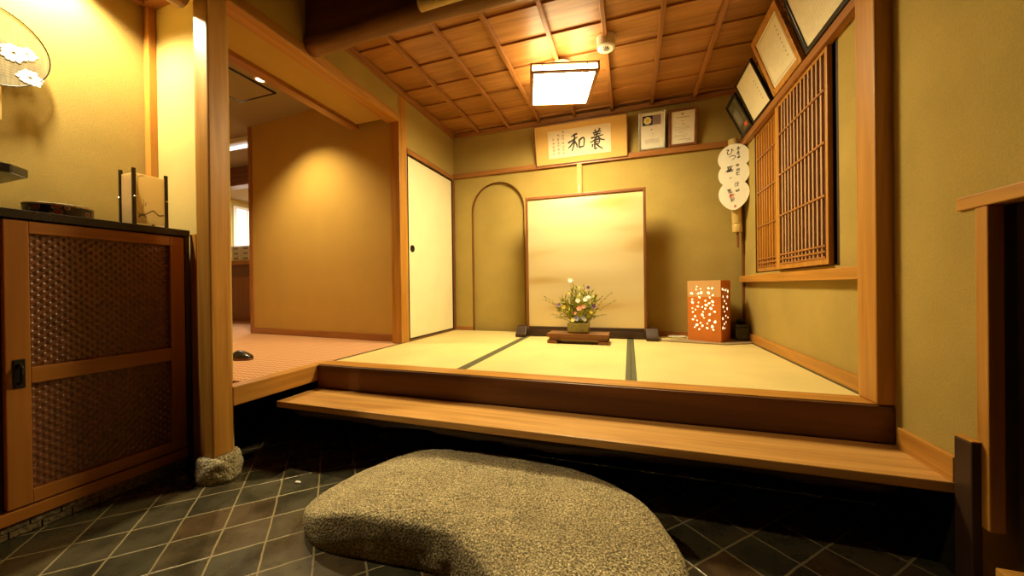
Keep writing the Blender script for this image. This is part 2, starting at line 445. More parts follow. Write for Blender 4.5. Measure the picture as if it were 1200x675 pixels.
# ------------------------------------------------------------------ setting : raised room
# back wall with the arched recess
b = BM()
ax0, ax1, acz, ar = -1.592, -1.006, 1.683, .293
acx = (ax0 + ax1) / 2
arc = [(ax1, ZT - .06)] + [(acx + ar*math.cos(t), acz + ar*math.sin(t)) for t in [PI*i/28 for i in range(29)]] + [(ax0, ZT - .06)]
outer = []
for u, v in arc:
    outer.append((u, 2.7) if v > acz + .02 else ((XR if u > acx else X0 - .2), v))
fv = [b.verts.new((u, YB, v)) for u, v in arc]
ov = [b.verts.new((u, YB, v)) for u, v in outer]
k = b.verts.new((XR, YB, 2.7)); k2 = b.verts.new((X0 - .2, YB, 2.7))
n = len(arc)
for i in range(n - 1):
    a, c = outer[i], outer[i+1]
    if a[0] == XR and c[0] != XR: b.faces.new((fv[i], ov[i], k, ov[i+1], fv[i+1]))
    elif a[0] != X0 - .2 and c[0] == X0 - .2: b.faces.new((fv[i], ov[i], k2, ov[i+1], fv[i+1]))
    else: b.faces.new((fv[i], ov[i], ov[i+1], fv[i+1]))
bv = [b.verts.new((u, YB + .035, v)) for u, v in arc]
for i in range(n - 1): b.faces.new((fv[i], fv[i+1], bv[i+1], bv[i]))
b.faces.new(bv)
wb = struct('wall_back', b, 'wall')
wb['kind'] = 'structure'
sbox('wall_back_core', X0 - .2, XR, YB + .045, YB + .14, 0, 2.7, 'wall', 0)
# dark rim lining the arch reveal
b = BM()
inn = [(acx + (u - acx)*(1 - .005/ar), (acz + (v - acz)*(1 - .005/ar)) if v > acz else v) for u, v in arc]
A = [[b.verts.new((u, y, v)) for u, v in p] for p in (arc, inn) for y in (YB - .003, YB + .034)]
for i in range(n - 1):
    for p, q in ((0, 2), (2, 3), (3, 1), (1, 0)): b.faces.new((A[p][i], A[p][i+1], A[q][i+1], A[q][i]))
struct('trim_8', b, 'brown_z')

sbox('trim_9', X0, XR - .0, YB - .03, YB, ZR, ZR + .05, 'amber_x')            # picture rail on the back wall
sbox('baseboard_back_left', X0, ax0, YB - .012, YB, ZT, ZT + .04, 'amber_x')
sbox('baseboard_back_right', ax1 + .01, XR, YB - .012, YB, ZT, ZT + .04, 'amber_x')
sbox('baseboard_right', XR - .02, XR, 1.786, YB - .02, ZT, ZT + .065, 'honey_y')
sbox('trim_10', XR - .02, XR, YB - .05, YB - .03, ZT + .065, ZC - .04, 'brown_z')    # corner strip
sbox('trim_11', XR - .045, XR, 1.786, YB - .055, .892, .945, 'honey_y')               # window sill
sbox('trim_12', XR - .04, XR, 1.786, YB - .055, 2.002, 2.048, 'amber_y')             # upper rail on the right wall
sbox('trim_13', .866, .945, 1.667, 1.785, ZT + .006, 2.62, 'honey_z', .006)               # right post
# left side : post, fusuma frame, upper wall
sbox('trim_14', X0 - .09, X0 + .004, 2.505, 2.612, ZT, ZC, 'honey_z', .004)
b = BM()
box(b, X0 - .06, X0, 1.75, 2.505, 2.325, 2.7); box(b, X0 - .06, X0, 2.612, YB + .05, 2.08, 2.7)
box(b, X0 - .06, X0 - .03, 2.612, YB + .05, 0, 2.08)
struct('wall_left', b, 'wall')
sbox('trim_15', X0 - .03, X0 + .012, 2.612, YB - .03, 2.035, 2.08, 'amber_y')
sbox('trim_16', X0 - .03, X0 + .008, 3.435, YB - .001, ZT, 2.035, 'brown_z')
sbox('trim_17', X0 - .03, X0 + .006, 2.612, 3.435, ZT - .02, ZT + .012, 'brown_y')
# lintel over the hall opening, inner beam, soffit
sbox('trim_18', X0 - .11, X0 + .004, 1.19, 2.505, 2.262, 2.325, 'honey_y', .004)
sbox('trim_19', -2.33, -2.25, 1.30, 2.56, 2.288, 2.35, 'amber_y', .004)
sbox('ceiling_soffit', -2.25, X0 - .11, 1.276, 2.53, 2.318, 2.34, 'wall_hall', 0)
sbox('wall_above_lintel', X0 - .06, X0, 1.1, 1.75, 2.325, 2.7, 'wall_hall', 0)
sbox('wall_hall_front', -6.3, -2.2, 1.276, 1.37, .42, 2.7, 'wall_hall', 0)
# left post on its stone
sbox('trim_20', -1.888, X0, 1.098, 1.186, .115, 2.62, 'honey_z', .006)
sbox('trim_21', -1.93, -1.886, 1.12, 1.24, .115, 2.45, 'honey_z', .003)
# front beam over the raised room with its log edge
sbox('wall_front_beam', X0, XR, 1.62, 1.70, 2.34, 2.7, 'brown_x', 0)
b = BM(); xs = [X0 + .002 + i*(XR - X0 - .01)/30 for i in range(31)]
tube(b, [(x, 1.655 + .004*math.sin(x*7), 2.335 + .004*math.sin(x*4)) for x in xs], [.05 + (.004 if i % 6 == 0 else 0) + .002*math.sin(i) for i in range(31)], 16)
struct('trim_22', b, M['log'], smooth=True)
sbox('trim_23', X0, XR, 1.70, 1.722, 2.372, 2.395, 'honey_x')
# beam sides down to the ceiling
sbox('wall_beam_back', X0, XR, 1.70, 1.718, 2.395, 2.7, 'wall', 0)

# ceiling of the raised room: overlapping boards
ceil = BM()
ys = [1.72, 2.05, 2.318, 2.585, 2.845, 3.14, 3.40, YB]
for a, c in zip(ys, ys[1:]):
    v = [ceil.verts.new(p) for p in ((X0, a - .012, ZC), (XR, a - .012, ZC), (XR, c, ZC + .014), (X0, c, ZC + .014))]
    ceil.faces.new(v)
    v2 = [ceil.verts.new(p) for p in ((X0, a - .012, ZC), (XR, a - .012, ZC), (XR, a - .012, ZC + .02), (X0, a - .012, ZC + .02))]
    ceil.faces.new(v2)
box(ceil, X0 - .1, XR + .1, 1.65, YB + .1, ZC + .03, ZC + .06)
ceil_o = struct('ceiling', ceil, 'ceiling')
for x in (-1.483, -1.152, -.828, -.478, -.133, .21, .553, .885):
    obj('batten', box(BM(), x - .014, x + .014, 1.72, YB - .02, ZC - .028, ZC + .002), 'amber_y', ceil_o, bevel=.003)
sbox('trim_24', X0, X0 + .03, 1.722, YB - .03, ZC - .045, ZC, 'amber_y')
sbox('trim_25', XR - .03, XR, 1.722, YB - .03, ZC - .045, ZC, 'amber_y')
sbox('trim_26', X0, XR, YB - .03, YB, ZC - .045, ZC, 'amber_x')

# floor structure of the raised room, sill beam, hall floor
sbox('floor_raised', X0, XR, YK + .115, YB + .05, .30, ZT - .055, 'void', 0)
sbox('trim_27', X0 + .001, XR - .001, YK, YK + .115, .285, ZT + .002, 'kamachi', .006)
sbox('trim_31', X0 + .002, XR - .002, YK + .012, YK + .114, ZT + .002, ZT + .006, 'honey_x', .001)
sbox('trim_28', X0 - .07, X0, 1.186, YK + .115, .325, ZT, 'honey_y', .005)
sbox('trim_29', X0 - .012, X0 - .001, YK + .115, 2.61, .34, ZT + .003, 'brown_y', .001)
sbox('floor_hall', -7.2, X0 - .012, 1.37, 6.2, .33, ZT - .002, 'carpet', 0)
sbox('floor_hall_edge', -2.2, X0 - .07, 1.276, 1.37, .33, ZT - .002, 'carpet', 0)
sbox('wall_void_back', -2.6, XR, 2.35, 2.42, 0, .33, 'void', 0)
sbox('shade_panel_right', XR - .006, XR - .0015, 1.405, 2.349, 0, .25, 'void', 0)  # added dark sheet standing in for shade on the wall below the step
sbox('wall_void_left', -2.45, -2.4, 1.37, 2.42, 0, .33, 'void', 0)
sbox('baseboard_step_right', XR - .018, XR, 1.40, 1.632, .285, .36, 'honey_y')

# ------------------------------------------------------------------ hall beyond
hw = thing('wall_hall', '', 'x'); del hw['label']; del hw['category']; hw['kind'] = 'structure'
hw.location = (-3.86, 2.74, 0); ang = math.atan2(2.585 - 2.74, -1.87 + 3.86)
hw.rotation_euler = (0, 0, ang); hw.matrix_basis = Matrix.Translation((-3.86, 2.74, 0)) @ Matrix.Rotation(ang, 4, 'Z')
L = 2.0
obj('wall_face', box(BM(), .05, L, 0, .12, .33, 2.64), 'wall_hall', hw, world=False)
obj('baseboard', box(BM(), .04, L, -.014, 0, .42, .48), 'amber_x', hw, world=False, bevel=.002)
obj('corner_post', box(BM(), 0, .05, -.012, .13, .42, 2.64), 'amber_z', hw, world=False, bevel=.003)
obj('return_wall', box(BM(), .06, .12, .12, 2.2, .42, 2.64), 'wall_hall', hw, world=False)
hc = sbox('ceiling_hall', -7.2, -2.27, 1.25, 6.2, 2.62, 2.7, 'hall_ceiling', 0)
sbox('wall_hall_back', -7.2, -3.5, 5.6, 5.7, .3, 2.7, 'wall_pale', 0)
sbox('wall_hall_left', -7.3, -7.2, 1.25, 5.7, .3, 2.7, 'wall_pale', 0)
sbox('trim_30', -7.2, -3.7, 3.55, 3.70, 2.36, 2.62, 'brown_x')
t = thing('ceiling_hatch', 'square access hatch with dark edge in the hall ceiling', 'hatch', (-3.16, 2.1, 2.62))
obj('panel', box(BM(), -3.37, -2.955, 1.885, 2.32, 2.612, 2.62), 'hall_ceiling', t)
b = BM()
for q in ((-3.385, -3.37, 1.87, 2.335), (-2.955, -2.94, 1.87, 2.335), (-3.37, -2.955, 1.87, 1.885), (-3.37, -2.955, 2.32, 2.335)): box(b, *q, 2.609, 2.62)
obj('frame', b, 'black', t)
t = thing('recessed_downlight', 'small lit recessed downlight beside the hatch in the hall ceiling', 'light', (-2.87, 2.14, 2.62))
obj('lens', lathe(BM(), [(.03, 2.612), (.03, 2.619)], (-2.87, 2.14, 0)), 'downlight', t)
b = BM(); lathe(b, [(.034, 2.612), (.045, 2.612), (.045, 2.6195), (.034, 2.6195)], (-2.87, 2.14, 0)); obj('trim_ring', b, 'white', t)

# counter, drawers, window in the hall
t = thing('service_counter', 'wooden counter glimpsed at the far end of the hall', 'counter', (-5.6, 3.9, .42))
obj('counter_top', box(BM(), -7.1, -4.7, 3.72, 4.4, 1.26, 1.32), 'honey_x', t, bevel=.004)
obj('front_panel', box(BM(), -7.1, -4.75, 3.80, 3.84, .42, 1.26), 'amber_z', t)
obj('shelf_rail', box(BM(), -7.1, -4.75, 3.77, 3.80, 1.08, 1.26), 'brown_x', t)  # brown rail just below the counter top
t = thing('desk_drawer_unit', 'small white and blue drawer unit on the far counter', 'drawers', (-5.6, 3.9, 1.32))
obj('body', box(BM(), -5.83, -5.40, 3.85, 4.1, 1.32, 1.56), 'white', t, bevel=.004)
for r in range(3):
    for c in range(2):
        x = -5.815 + c*.21; z = 1.33 + r*.075
        d = obj('drawer', box(BM(), x, x + .195, 3.838, 3.85, z, z + .065), 'white', t, bevel=.003)
        obj('drawer_label', box(BM(), x + .05, x + .15, 3.834, 3.838, z + .018, z + .048), 'blue_grey', d)
win = thing('window_1', '', 'x'); del win['label']; del win['category']; win['kind'] = 'structure'
win.location = (-7.19, 5.1, 1.6); win.matrix_basis = Matrix.Translation((-7.19, 5.1, 1.6))
obj('pane', box(BM(), -7.195, -7.18, 4.84, 5.5, 1.6, 2.45), 'daylight', win)
b = BM()
for q in ((4.78, 4.84, 1.55, 2.5), (5.5, 5.55, 1.55, 2.5), (5.02, 5.05, 1.6, 2.45), (4.84, 5.5, 1.55, 1.6), (4.84, 5.5, 2.45, 2.5)): box(b, -7.195, -7.16, *q)
obj('window_frame', b, 'white', win)
t = thing('wall_air_conditioner', 'white air conditioner high on the far hall wall', 'air conditioner', (-6.3, 5.4, 2.35))
obj('body', box(BM(), -6.95, -6.1, 5.38, 5.6, 2.38, 2.6), 'white', t, bevel=.02)
obj('louver', box(BM(), -6.9, -6.15, 5.36, 5.39, 2.385, 2.43), 'plastic', t, bevel=.004)
t = thing('fluorescent_fixture', 'white tube light fitting on the hall ceiling beyond the wall corner', 'light', (-4.7, 2.95, 2.62))
obj('body', box(BM(), -5.4, -4.05, 2.86, 3.02, 2.56, 2.62), 'white', t, bevel=.01)
obj('tube', tube(BM(), [(-5.35, 2.94, 2.54), (-4.1, 2.94, 2.54)], .016), M['daylight'], t, smooth=True)
t = thing('slipper', 'dark slipper left on the checked hall carpet beside the post', 'slipper', (-2.5, 1.68, ZT - .002))
def slipper(t):
    out = [(.13*math.cos(a) , .045*math.sin(a)*(1 + .18*math.cos(a))) for a in [2*PI*i/28 for i in range(28)]]
    b = BM(); prism(b, out, lambda u, v, w: Vector((u, v, .014*w))); obj('sole', b, 'brown_x', t, world=False, bevel=.003)
    b = BM(); rows = []
    for i in range(9):
        x = .005 + .118*i/8; hw2 = .046*math.sqrt(max(.05, 1 - (x/.13)**2))*(1 + .18*x/.13); hh = .045*(1 - (i/8)**2*.72)
        rows.append([b.verts.new((x, hw2*math.cos(PI*j/10), .013 + hh*math.sin(PI*j/10))) for j in range(11)])
    for r0, r1 in zip(rows, rows[1:]):
        for j in range(10): b.faces.new((r0[j], r0[j+1], r1[j+1], r1[j]))
    o = obj('toe_cover', b, 'black', t, world=False, smooth=True); md = o.modifiers.new('s', 'SOLIDIFY'); md.thickness = .004
slipper(t)

# ------------------------------------------------------------------ fusuma door
d1 = thing('door_1', '', 'x'); del d1['label']; del d1['category']; d1['kind'] = 'structure'
d1.location = (X0, 3.02, ZT); d1.matrix_basis = Matrix.Translation((X0, 3.02, ZT))
obj('paper_panel', box(BM(), X0 - .022, X0 - .004, 2.632, 3.418, .446, 2.018), 'fusuma', d1)
b = BM()
for q in ((2.613, 2.632, .432, 2.034), (3.418, 3.434, .432, 2.034), (2.632, 3.418, .432, .446), (2.632, 3.418, 2.018, 2.034)): box(b, X0 - .026, X0 + .001, *q)
obj('lacquer_frame', b, 'black', d1, bevel=.002)
b = BM(); lathe(b, [(.031, 0), (.031, .004), (.024, .005), (.021, .001), (.0, .001)]); b.transform(Matrix.Translation((X0 - .004, 2.685, 1.225)) @ Matrix.Rotation(PI/2, 4, 'Y'))
obj('finger_pull', b, 'black_metal', d1, smooth=True)

# ------------------------------------------------------------------ tatami
names = ['woven straw tatami mat at the left beside the papered sliding door',
         'woven straw tatami mat in the middle in front of the gold screen',
         'woven straw tatami mat at the right beside the lattice window wall']
for i, (x0, x1) in enumerate(((X0, -.903), (-.903, .004), (.004, XR - .02))):
    t = thing('tatami_mat', names[i], 'tatami', ((x0+x1)/2, 2.63, ZT - .055), 0, 'tatami mats of the raised room')
    obj('rush_surface', box(BM(), x0 + .001, x1 - .001, YK + .117, YB - .014, ZT - .054, ZT - .001), 'tatami', t)
    wl, wr = (.006 if i == 0 else .027), (.012 if i == 2 else .027)
    obj('border_band', box(BM(), x0 + .001, x0 + wl, YK + .117, YB - .014, ZT - .002, ZT + .0012), 'border', t)
    obj('border_band', box(BM(), x1 - wr, x1 - .001, YK + .117, YB - .014, ZT - .002, ZT + .0012), 'border', t)

# ------------------------------------------------------------------ entry step, stub post, log
t = thing('entry_step', 'long polished wooden step board in front of the raised tatami floor', 'step', (-.45, 1.53, 0))
obj('board', box(BM(), X0 + .002, XR - .002, 1.40, YK - .001, .252, .285), 'step', t, bevel=.004)
b = BM(); xs = [X0 + .06 + i*2.55/40 for i in range(41)]
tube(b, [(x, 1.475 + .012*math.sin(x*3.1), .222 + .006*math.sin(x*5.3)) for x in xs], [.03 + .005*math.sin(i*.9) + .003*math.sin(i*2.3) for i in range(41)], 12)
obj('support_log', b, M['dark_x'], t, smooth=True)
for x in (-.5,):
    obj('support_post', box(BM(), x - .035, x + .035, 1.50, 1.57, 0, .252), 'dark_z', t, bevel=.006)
t = thing('stub_post', 'short dark wooden stub post at the right end of the step', 'post', (.885, 1.36, 0))
obj('stub', box(BM(), .896, .919, 1.33, 1.388, 0, .43), 'dark_z', t, bevel=.004)
obj('lit_top_cap', box(BM(), .895, .919, 1.329, 1.389, .43, .435), 'honey_x', t, bevel=.002)  # paler cap paints the light falling on top of the stub

# ------------------------------------------------------------------ stepping stone
def build_stone():
    ctrl = [(-1.15, .99), (-1.02, .925), (-.8, .935), (-.6, .95), (-.48, .925), (-.36, .84), (-.26, .72), (-.1, .65), (.09, .70), (.145, .88),
            (.13, 1.1), (.04, 1.29), (-.17, 1.43), (-.45, 1.475), (-.75, 1.465), (-.99, 1.40), (-1.14, 1.24), (-1.19, 1.1)]
    P = [Vector(p) for p in ctrl]; out = []
    nP = len(P)
    for i in range(nP):
        p0, p1, p2, p3 = P[i-1], P[i], P[(i+1) % nP], P[(i+2) % nP]
        for k in range(10):
            s = k/10
            out.append(.5*((2*p1) + (p2-p0)*s + (2*p0-5*p1+4*p2-p3)*s*s + (3*p1-p0-3*p2+p3)*s**3))
    C = Vector((-.48, 1.13)); bm = BM(); rings = []
    K = 34
    for k in range(K + 1):
        if k <= 24:
            a = (k/24)*PI/2
            s = math.sin(a)**.8 if a > 0 else 0; z = math.cos(a)**.2 if k < 24 else 0
            s = .12*(k/24) + .88*s
            z = .075 + .085*z
        else:
            s = 1 - .02*((k-24)/10)**2; z = .075*(1 - (k-24)/10)
        ring = []
        for q in out:
            p = C + (q - C)*s
            h = z*(1 + .04*(p.x + .5) - .03*(p.y - 1.1)*0)
            if p.x < -.85: h *= 1 - .55*min(1, (-.85 - p.x)/.35)**1.5
            v = Vector((p.x, p.y, h))
            d = noise.noise(v*5)*.008 + noise.noise(v*16)*.004 + noise.noise(v*42)*.004 + noise.noise(v*90)*.002
            dirn = Vector((q.x - C.x, q.y - C.y, 0)).normalized()*s**2 + Vector((0, 0, 1))*(1 - s**4)
            if k >= 33: d *= .3
            v = v + dirn*d
            v.z = max(0.0, v.z) if k < K else 0.0
            ring.append(v)
        rings.append(ring)
    cen = bm.verts.new(rings[0][0])
    R = [[bm.verts.new(v) for v in r] for r in rings[1:]]
    m = len(out)
    for i in range(m): bm.faces.new((cen, R[0][i], R[0][(i+1) % m]))
    for a, c in zip(R, R[1:]):
        for i in range(m): bm.faces.new((a[i], c[i], c[(i+1) % m], a[(i+1) % m]))
    bm.faces.new(R[-1])
    return bm
tag(obj('stepping_stone', build_stone(), 'stone', smooth=True), 'large flat granite stepping stone on the tiled entry floor', 'stone')

def rock(c, rx, ry, rz, seed, mat, name, label, cat, flat_top=False):
    bm = BM(); bmesh.ops.create_icosphere(bm, subdivisions=4, radius=1)
    for v in bm.verts:
        n = noise.noise(v.co*1.6 + Vector((seed, 0, 0)))*.18 + noise.noise(v.co*5 + Vector((0, seed, 0)))*.07
        p = v.co*(1 + n)
        if flat_top: p = Vector((p.x, p.y, max(-.9, min(.9, p.z*1.5))))
        v.co = Vector((c[0] + p.x*rx, c[1] + p.y*ry, max(0, c[2] + p.z*rz)))
    return tag(obj(name, bm, mat, smooth=True), label, cat)
rock((-1.845, 1.148, .052), .098, .085, .07, 3, 'stone_pale', 'footing_stone', 'rough pale footing stone under the left wooden post', 'stone', True)
rock((-1.955, 1.065, .012), .036, .026, .018, 5, 'pebble', 'pebble', 'larger dark grey pebble on the tiles by the cabinet', 'pebble')
rock((-2.02, 1.085, .01), .022, .018, .014, 9, 'pebble', 'pebble', 'smaller dark pebble tucked between the cabinet and the larger pebble', 'pebble')
rock((-1.44, 1.22, .004), .016, .007, .005, 12, 'plastic', 'paper_scrap', 'tiny white scrap on the tiles below the step', 'scrap')

# ------------------------------------------------------------------ shoe cabinet on the left
CX = -2.10
t = thing('shoe_cabinet', 'low shoe cabinet with black top and woven cane door on the left', 'cabinet', (-2.3, .6, 0))
obj('worktop', box(BM(), -2.498, CX + .012, -.7, 1.185, 1.15, 1.182), 'black', t, bevel=.003)
b = BM(); box(b, -2.498, CX - .03, -.68, .0, .06, 1.15); box(b, -2.498, CX - .03, .0, 1.175, .06, 1.15)
obj('carcass', b, 'dark_z', t)
obj('end_panel', box(BM(), -2.498, CX + .006, 1.166, 1.184, .06, 1.15), 'dark_z', t)
obj('bottom_rail', box(BM(), CX - .04, CX + .006, -.68, 1.166, .055, .098), 'cabinet', t, bevel=.003)
obj('upright', box(BM(), CX - .04, CX + .022, .555, .598, 0, 1.15), 'cabinet_z', t, bevel=.003)
b = BM(); box(b, -2.4, CX - .012, -.68, 1.166, 0, .055)
for i in range(24): box(b, CX - .014, CX - .004, -.66 + i*.076, -.66 + i*.076 + .071, .004, .026); box(b, CX - .014, CX - .004, -.70 + i*.076 + .012, -.70 + i*.076 + .083 if i < 23 else 1.15, .030, .052)
obj('stone_skirting', b, 'skirt', t)
def weave(y0, y1, z0, z1, x):
    bm = BM(); c = .0148; sub = 5
    ny, nz = int((y1 - y0)/c*sub) + 1, int((z1 - z0)/c*sub) + 1
    V = []
    for j in range(nz + 1):
        row = []
        for i in range(ny + 1):
            y = y0 + (y1 - y0)*i/ny; z = z0 + (z1 - z0)*j/nz
            u, w = (y - y0)/c, (z - z0)/c
            iu, iw = int(u), int(w); fu, fw = u - iu, w - iw
            if (iu + iw) % 2 == 0: h = .35 + .65*math.sin(PI*fu)*(.55 + .45*abs(math.sin(PI*fw))**.4)
            else: h = .35*math.sin(PI*fw)*abs(math.sin(PI*fu))**.4
            row.append(bm.verts.new((x + h*.0045, y, z)))
        V.append(row)
    for j in range(nz):
        for i in range(ny): bm.faces.new((V[j][i], V[j][i+1], V[j+1][i+1], V[j+1][i]))
    return bm
def cab_door(y0, y1, root):
    b = BM(); sw = .058
    box(b, CX - .025, CX, y0, y0 + sw, .104, 1.145); box(b, CX - .025, CX, y1 - sw, y1, .104, 1.145)
    d = obj('door', b, 'cabinet_z', root, bevel=.003)
    for z0, z1 in ((.104, .152), (.545, .605), (1.10, 1.145)):
        r = obj('door_rail', box(BM(), CX - .024, CX - .001, y0 + sw, y1 - sw, z0, z1), 'cabinet', None, bevel=.002); r.parent = d
        r.matrix_parent_inverse = Matrix.Translation(root.location).inverted()
    for z0, z1 in ((.152, .545), (.605, 1.10)):
        w = obj('cane_panel', weave(y0 + sw, y1 - sw, z0, z1, CX - .021), 'weave', None, smooth=True); w.parent = d
        w.matrix_parent_inverse = Matrix.Translation(root.location).inverted()
    b = BM(); yh = y0 + .03
    box(b, CX, CX + .004, yh - .014, yh + .014, .535, .64)
    tube(b, [(CX + .003, yh, .622), (CX + .02, yh, .612), (CX + .024, yh, .585), (CX + .02, yh, .56), (CX + .003, yh, .552)], .006, 8)
    h = obj('handle', b, 'black_metal', None, bevel=.002); h.parent = d; h.matrix_parent_inverse = Matrix.Translation(root.location).inverted()
cab_door(.627, 1.166, t); cab_door(-.03, .56, t)

# things on the cabinet
t = thing('lacquer_tray', 'round floral lacquer tray box on the black cabinet top', 'tray', (-2.28, .825, 1.182))
obj('body', lathe(BM(), [(.09, 1.182), (.094, 1.186), (.095, 1.232), (.093, 1.235)], (-2.28, .825, 0), 40, 1., 1.), 'lacquer', t, smooth=False)
b = BM(); lathe(b, [(.092, 1.2351), (.0955, 1.2335), (.096, 1.2405), (.092, 1.2415)], (-2.28, .825, 0), 40); obj('rim', b, 'paper_old', t)

t = thing('paper_lantern', 'small standing paper lantern with dark corner rods on the cabinet', 'lantern', (-2.235, 1.06, 1.182))
lx0, lx1, ly0, ly1 = -2.265, -2.165, 1.01, 1.13
for (x, y, h) in ((lx0, ly0, .27), (lx1, ly0, .27), (lx1, ly1, .266), (lx0, ly1, .25)):
    obj('rod', box(BM(), x - .006, x + .006, y - .006, y + .006, 1.182, 1.182 + h), 'black', t, bevel=.0015)
b = BM(); w = .002
box(b, lx1 - w, lx1, ly0 + .006, ly1 - .006, 1.2, 1.43); obj('paper_panel', b, 'translucent', t)
b = BM(); box(b, lx0 + .006, lx1 - .006, ly0, ly0 + w, 1.2, 1.43); obj('paper_panel', b, 'translucent', t)
b = BM(); box(b, lx0, lx0 + w, ly0 + .006, ly1 - .006, 1.2, 1.43); obj('paper_panel', b, 'translucent', t)
b = BM(); box(b, lx0 + .006, lx1 - .006, ly1 - w, ly1, 1.2, 1.43); obj('paper_panel', b, 'translucent', t)
b = BM(); TT = lambda u, v: Vector((lx1 + .0006, ly0 + .01 + u*.1, 1.2 + v*.23))
stroke(b, [(.02, .2), (.2, .16), (.4, .22), (.6, .28), (.8, .2), (1, .22)], .02, .03, TT)
stroke(b, [(.05, .12), (.2, .18), (.35, .12)], .05, .02, TT); stroke(b, [(.2, .3), (.26, .42), (.22, .5)], .02, .01, TT)
stroke(b, [(.3, .36), (.34, .44)], .03, .01, TT); stroke(b, [(.05, .9), (.1, .95), (.3, .98)], .015, .01, TT); stroke(b, [(.05, .9), (.04, .5)], .012, .008, TT)
obj('ink_drawing', b, 'ink_soft', t)
b = BM()
for (x, y) in ((lx1 + .0065, ly0), (lx1 + .0065, ly1), (lx0, ly0 - .0065)): obj('stud', lathe(BM(), [(.004, -.003), (.005, 0), (.004, .003)], (x, y, 1.32), 10), 'silver', t, smooth=True)

t = thing('display_stand', 'small dark display stand with thin top beside the left wall', 'stand', (-2.32, .56, 1.182))
b = BM(); prism(b, [(-2.46, .40), (-2.25, .40), (-2.2, .46), (-2.2, .68), (-2.25, .735), (-2.46, .735)], lambda u, v, w: Vector((u, v, 1.332 + .034*w))); obj('top', b, 'black', t, bevel=.004)
for x in (-2.44, -2.26):
    for y in (.44, .62): obj('leg', box(BM(), x - .01, x + .01, y - .01, y + .01, 1.182, 1.332), 'black', t, bevel=.002)

# round fan on the left wall
t = thing('round_fan', 'round silk fan with white chrysanthemums hung on the left wall', 'fan', (-2.497, .69, 1.75))
fc = (.700, 1.905); fr = (.172, .165)
FT = lambda x: (lambda u, v: Vector((x + .012*((u - fc[0])**2 + (v - fc[1])**2)/.03, u, v)))
b = BM(); sil = FT(-2.475)
cv = b.verts.new(sil(*fc)); rings = []
for k in range(1, 9): rings.append([b.verts.new(sil(fc[0] + fr[0]*k/8*math.cos(a), fc[1] + fr[1]*k/8*math.sin(a))) for a in [2*PI*i/40 for i in range(40)]])
for i in range(40): b.faces.new((cv, rings[0][i], rings[0][(i+1) % 40]))
for a_, c_ in zip(rings, rings[1:]):
    for i in range(40): b.faces.new((a_[i], c_[i], c_[(i+1) % 40], a_[(i+1) % 40]))
obj('silk', b, 'fan_silk', t, smooth=True)
b = BM(); pts = [sil(fc[0] + fr[0]*math.cos(a), fc[1] + fr[1]*math.sin(a)) for a in [2*PI*i/48 for i in range(49)]]
tube(b, pts, .0022, 6, False); obj('rim', b, 'black', t, smooth=True)
obj('handle', box(BM(), -2.482, -2.472, .728, .742, 1.60, 1.76), 'bamboo', t, bevel=.003)
def chrys(cu, cv_, r, seed):
    b = BM(); rnd = random.Random(seed); f = FT(-2.4735)
    for i in range(14):
        a = 2*PI*i/14 + rnd.random()*.2; rr = r*(.8 + .3*rnd.random()); w = r*.2
        p = [(cu + math.cos(a)*r*.12, cv_ + math.sin(a)*r*.12)]
        for tt, ww in ((.5, w*.8), (.85, w), (1, .3*w)):
            p.append((cu + math.cos(a)*rr*tt - math.sin(a)*ww, cv_ + math.sin(a)*rr*tt + math.cos(a)*ww))
        for tt, ww in ((1, .3*w), (.85, w), (.5, w*.8)):
            p.append((cu + math.cos(a)*rr*tt + math.sin(a)*ww, cv_ + math.sin(a)*rr*tt - math.cos(a)*ww))
        flat(b, p, lambda u, v: f(u, v) + Vector((i*.00004, 0, 0)))
    return b
for s, (u, v, r) in enumerate(((.775, 1.90, .038), (.808, 1.915, .03), (.815, 1.815, .036), (.66, 1.95, .04), (.69, 1.83, .035))):
    obj('chrysanthemum', chrys(u, v, r, s), 'white', t)
b = BM(); f = FT(-2.474)
for s in range(9): stroke(b, [(.6, 1.78 + s*.008), (.7, 1.79 + s*.011), (.85, 1.80 + s*.012)], .002, .001, f)
obj('grass_lines', b, 'ink_soft', t)

# ------------------------------------------------------------------ gold standing screen
t = thing('standing_screen', 'square standing screen with plain gold panel and red brown frame', 'screen', (-.385, 3.2, ZT + .0016), .012)
Y = 0; hw_ = .525
def L3(x0, x1, y0, y1, z0, z1): return box(BM(), x0, x1, y0, y1, z0, z1)
obj('gold_panel', L3(-hw_ + .018, hw_ - .018, -.006, .006, .085, 1.262), 'gold', t, world=False)
for s in (-1, 1): obj('frame_stile', L3(s*hw_, s*(hw_ - .022), -.017, .017, .062, 1.285), 'brown_z', t, world=False, bevel=.004)
obj('frame_rail', L3(-hw_ + .022, hw_ - .022, -.016, .016, 1.258, 1.284), 'brown_x', t, world=False, bevel=.004)
obj('frame_rail', L3(-hw_ + .022, hw_ - .022, -.016, .016, .062, .09), 'dark_x', t, world=False, bevel=.004)
obj('base_rail', L3(-hw_ - .0, hw_ + .0, -.022, .022, .006, .062), 'dark_x', t, world=False, bevel=.004)
for s in (-1, 1):
    b = BM(); cx = s*(hw_ + .035)
    prism(b, [(-.115, 0), (-.115, .026), (-.095, .04), (-.05, .095), (.05, .095), (.095, .04), (.115, .026), (.115, 0)], lambda u, v, w: Vector((cx - .048 + .096*w, u, v)))
    f_ = obj('foot', b, 'dark_y', t, world=False, bevel=.005)
b = BM()

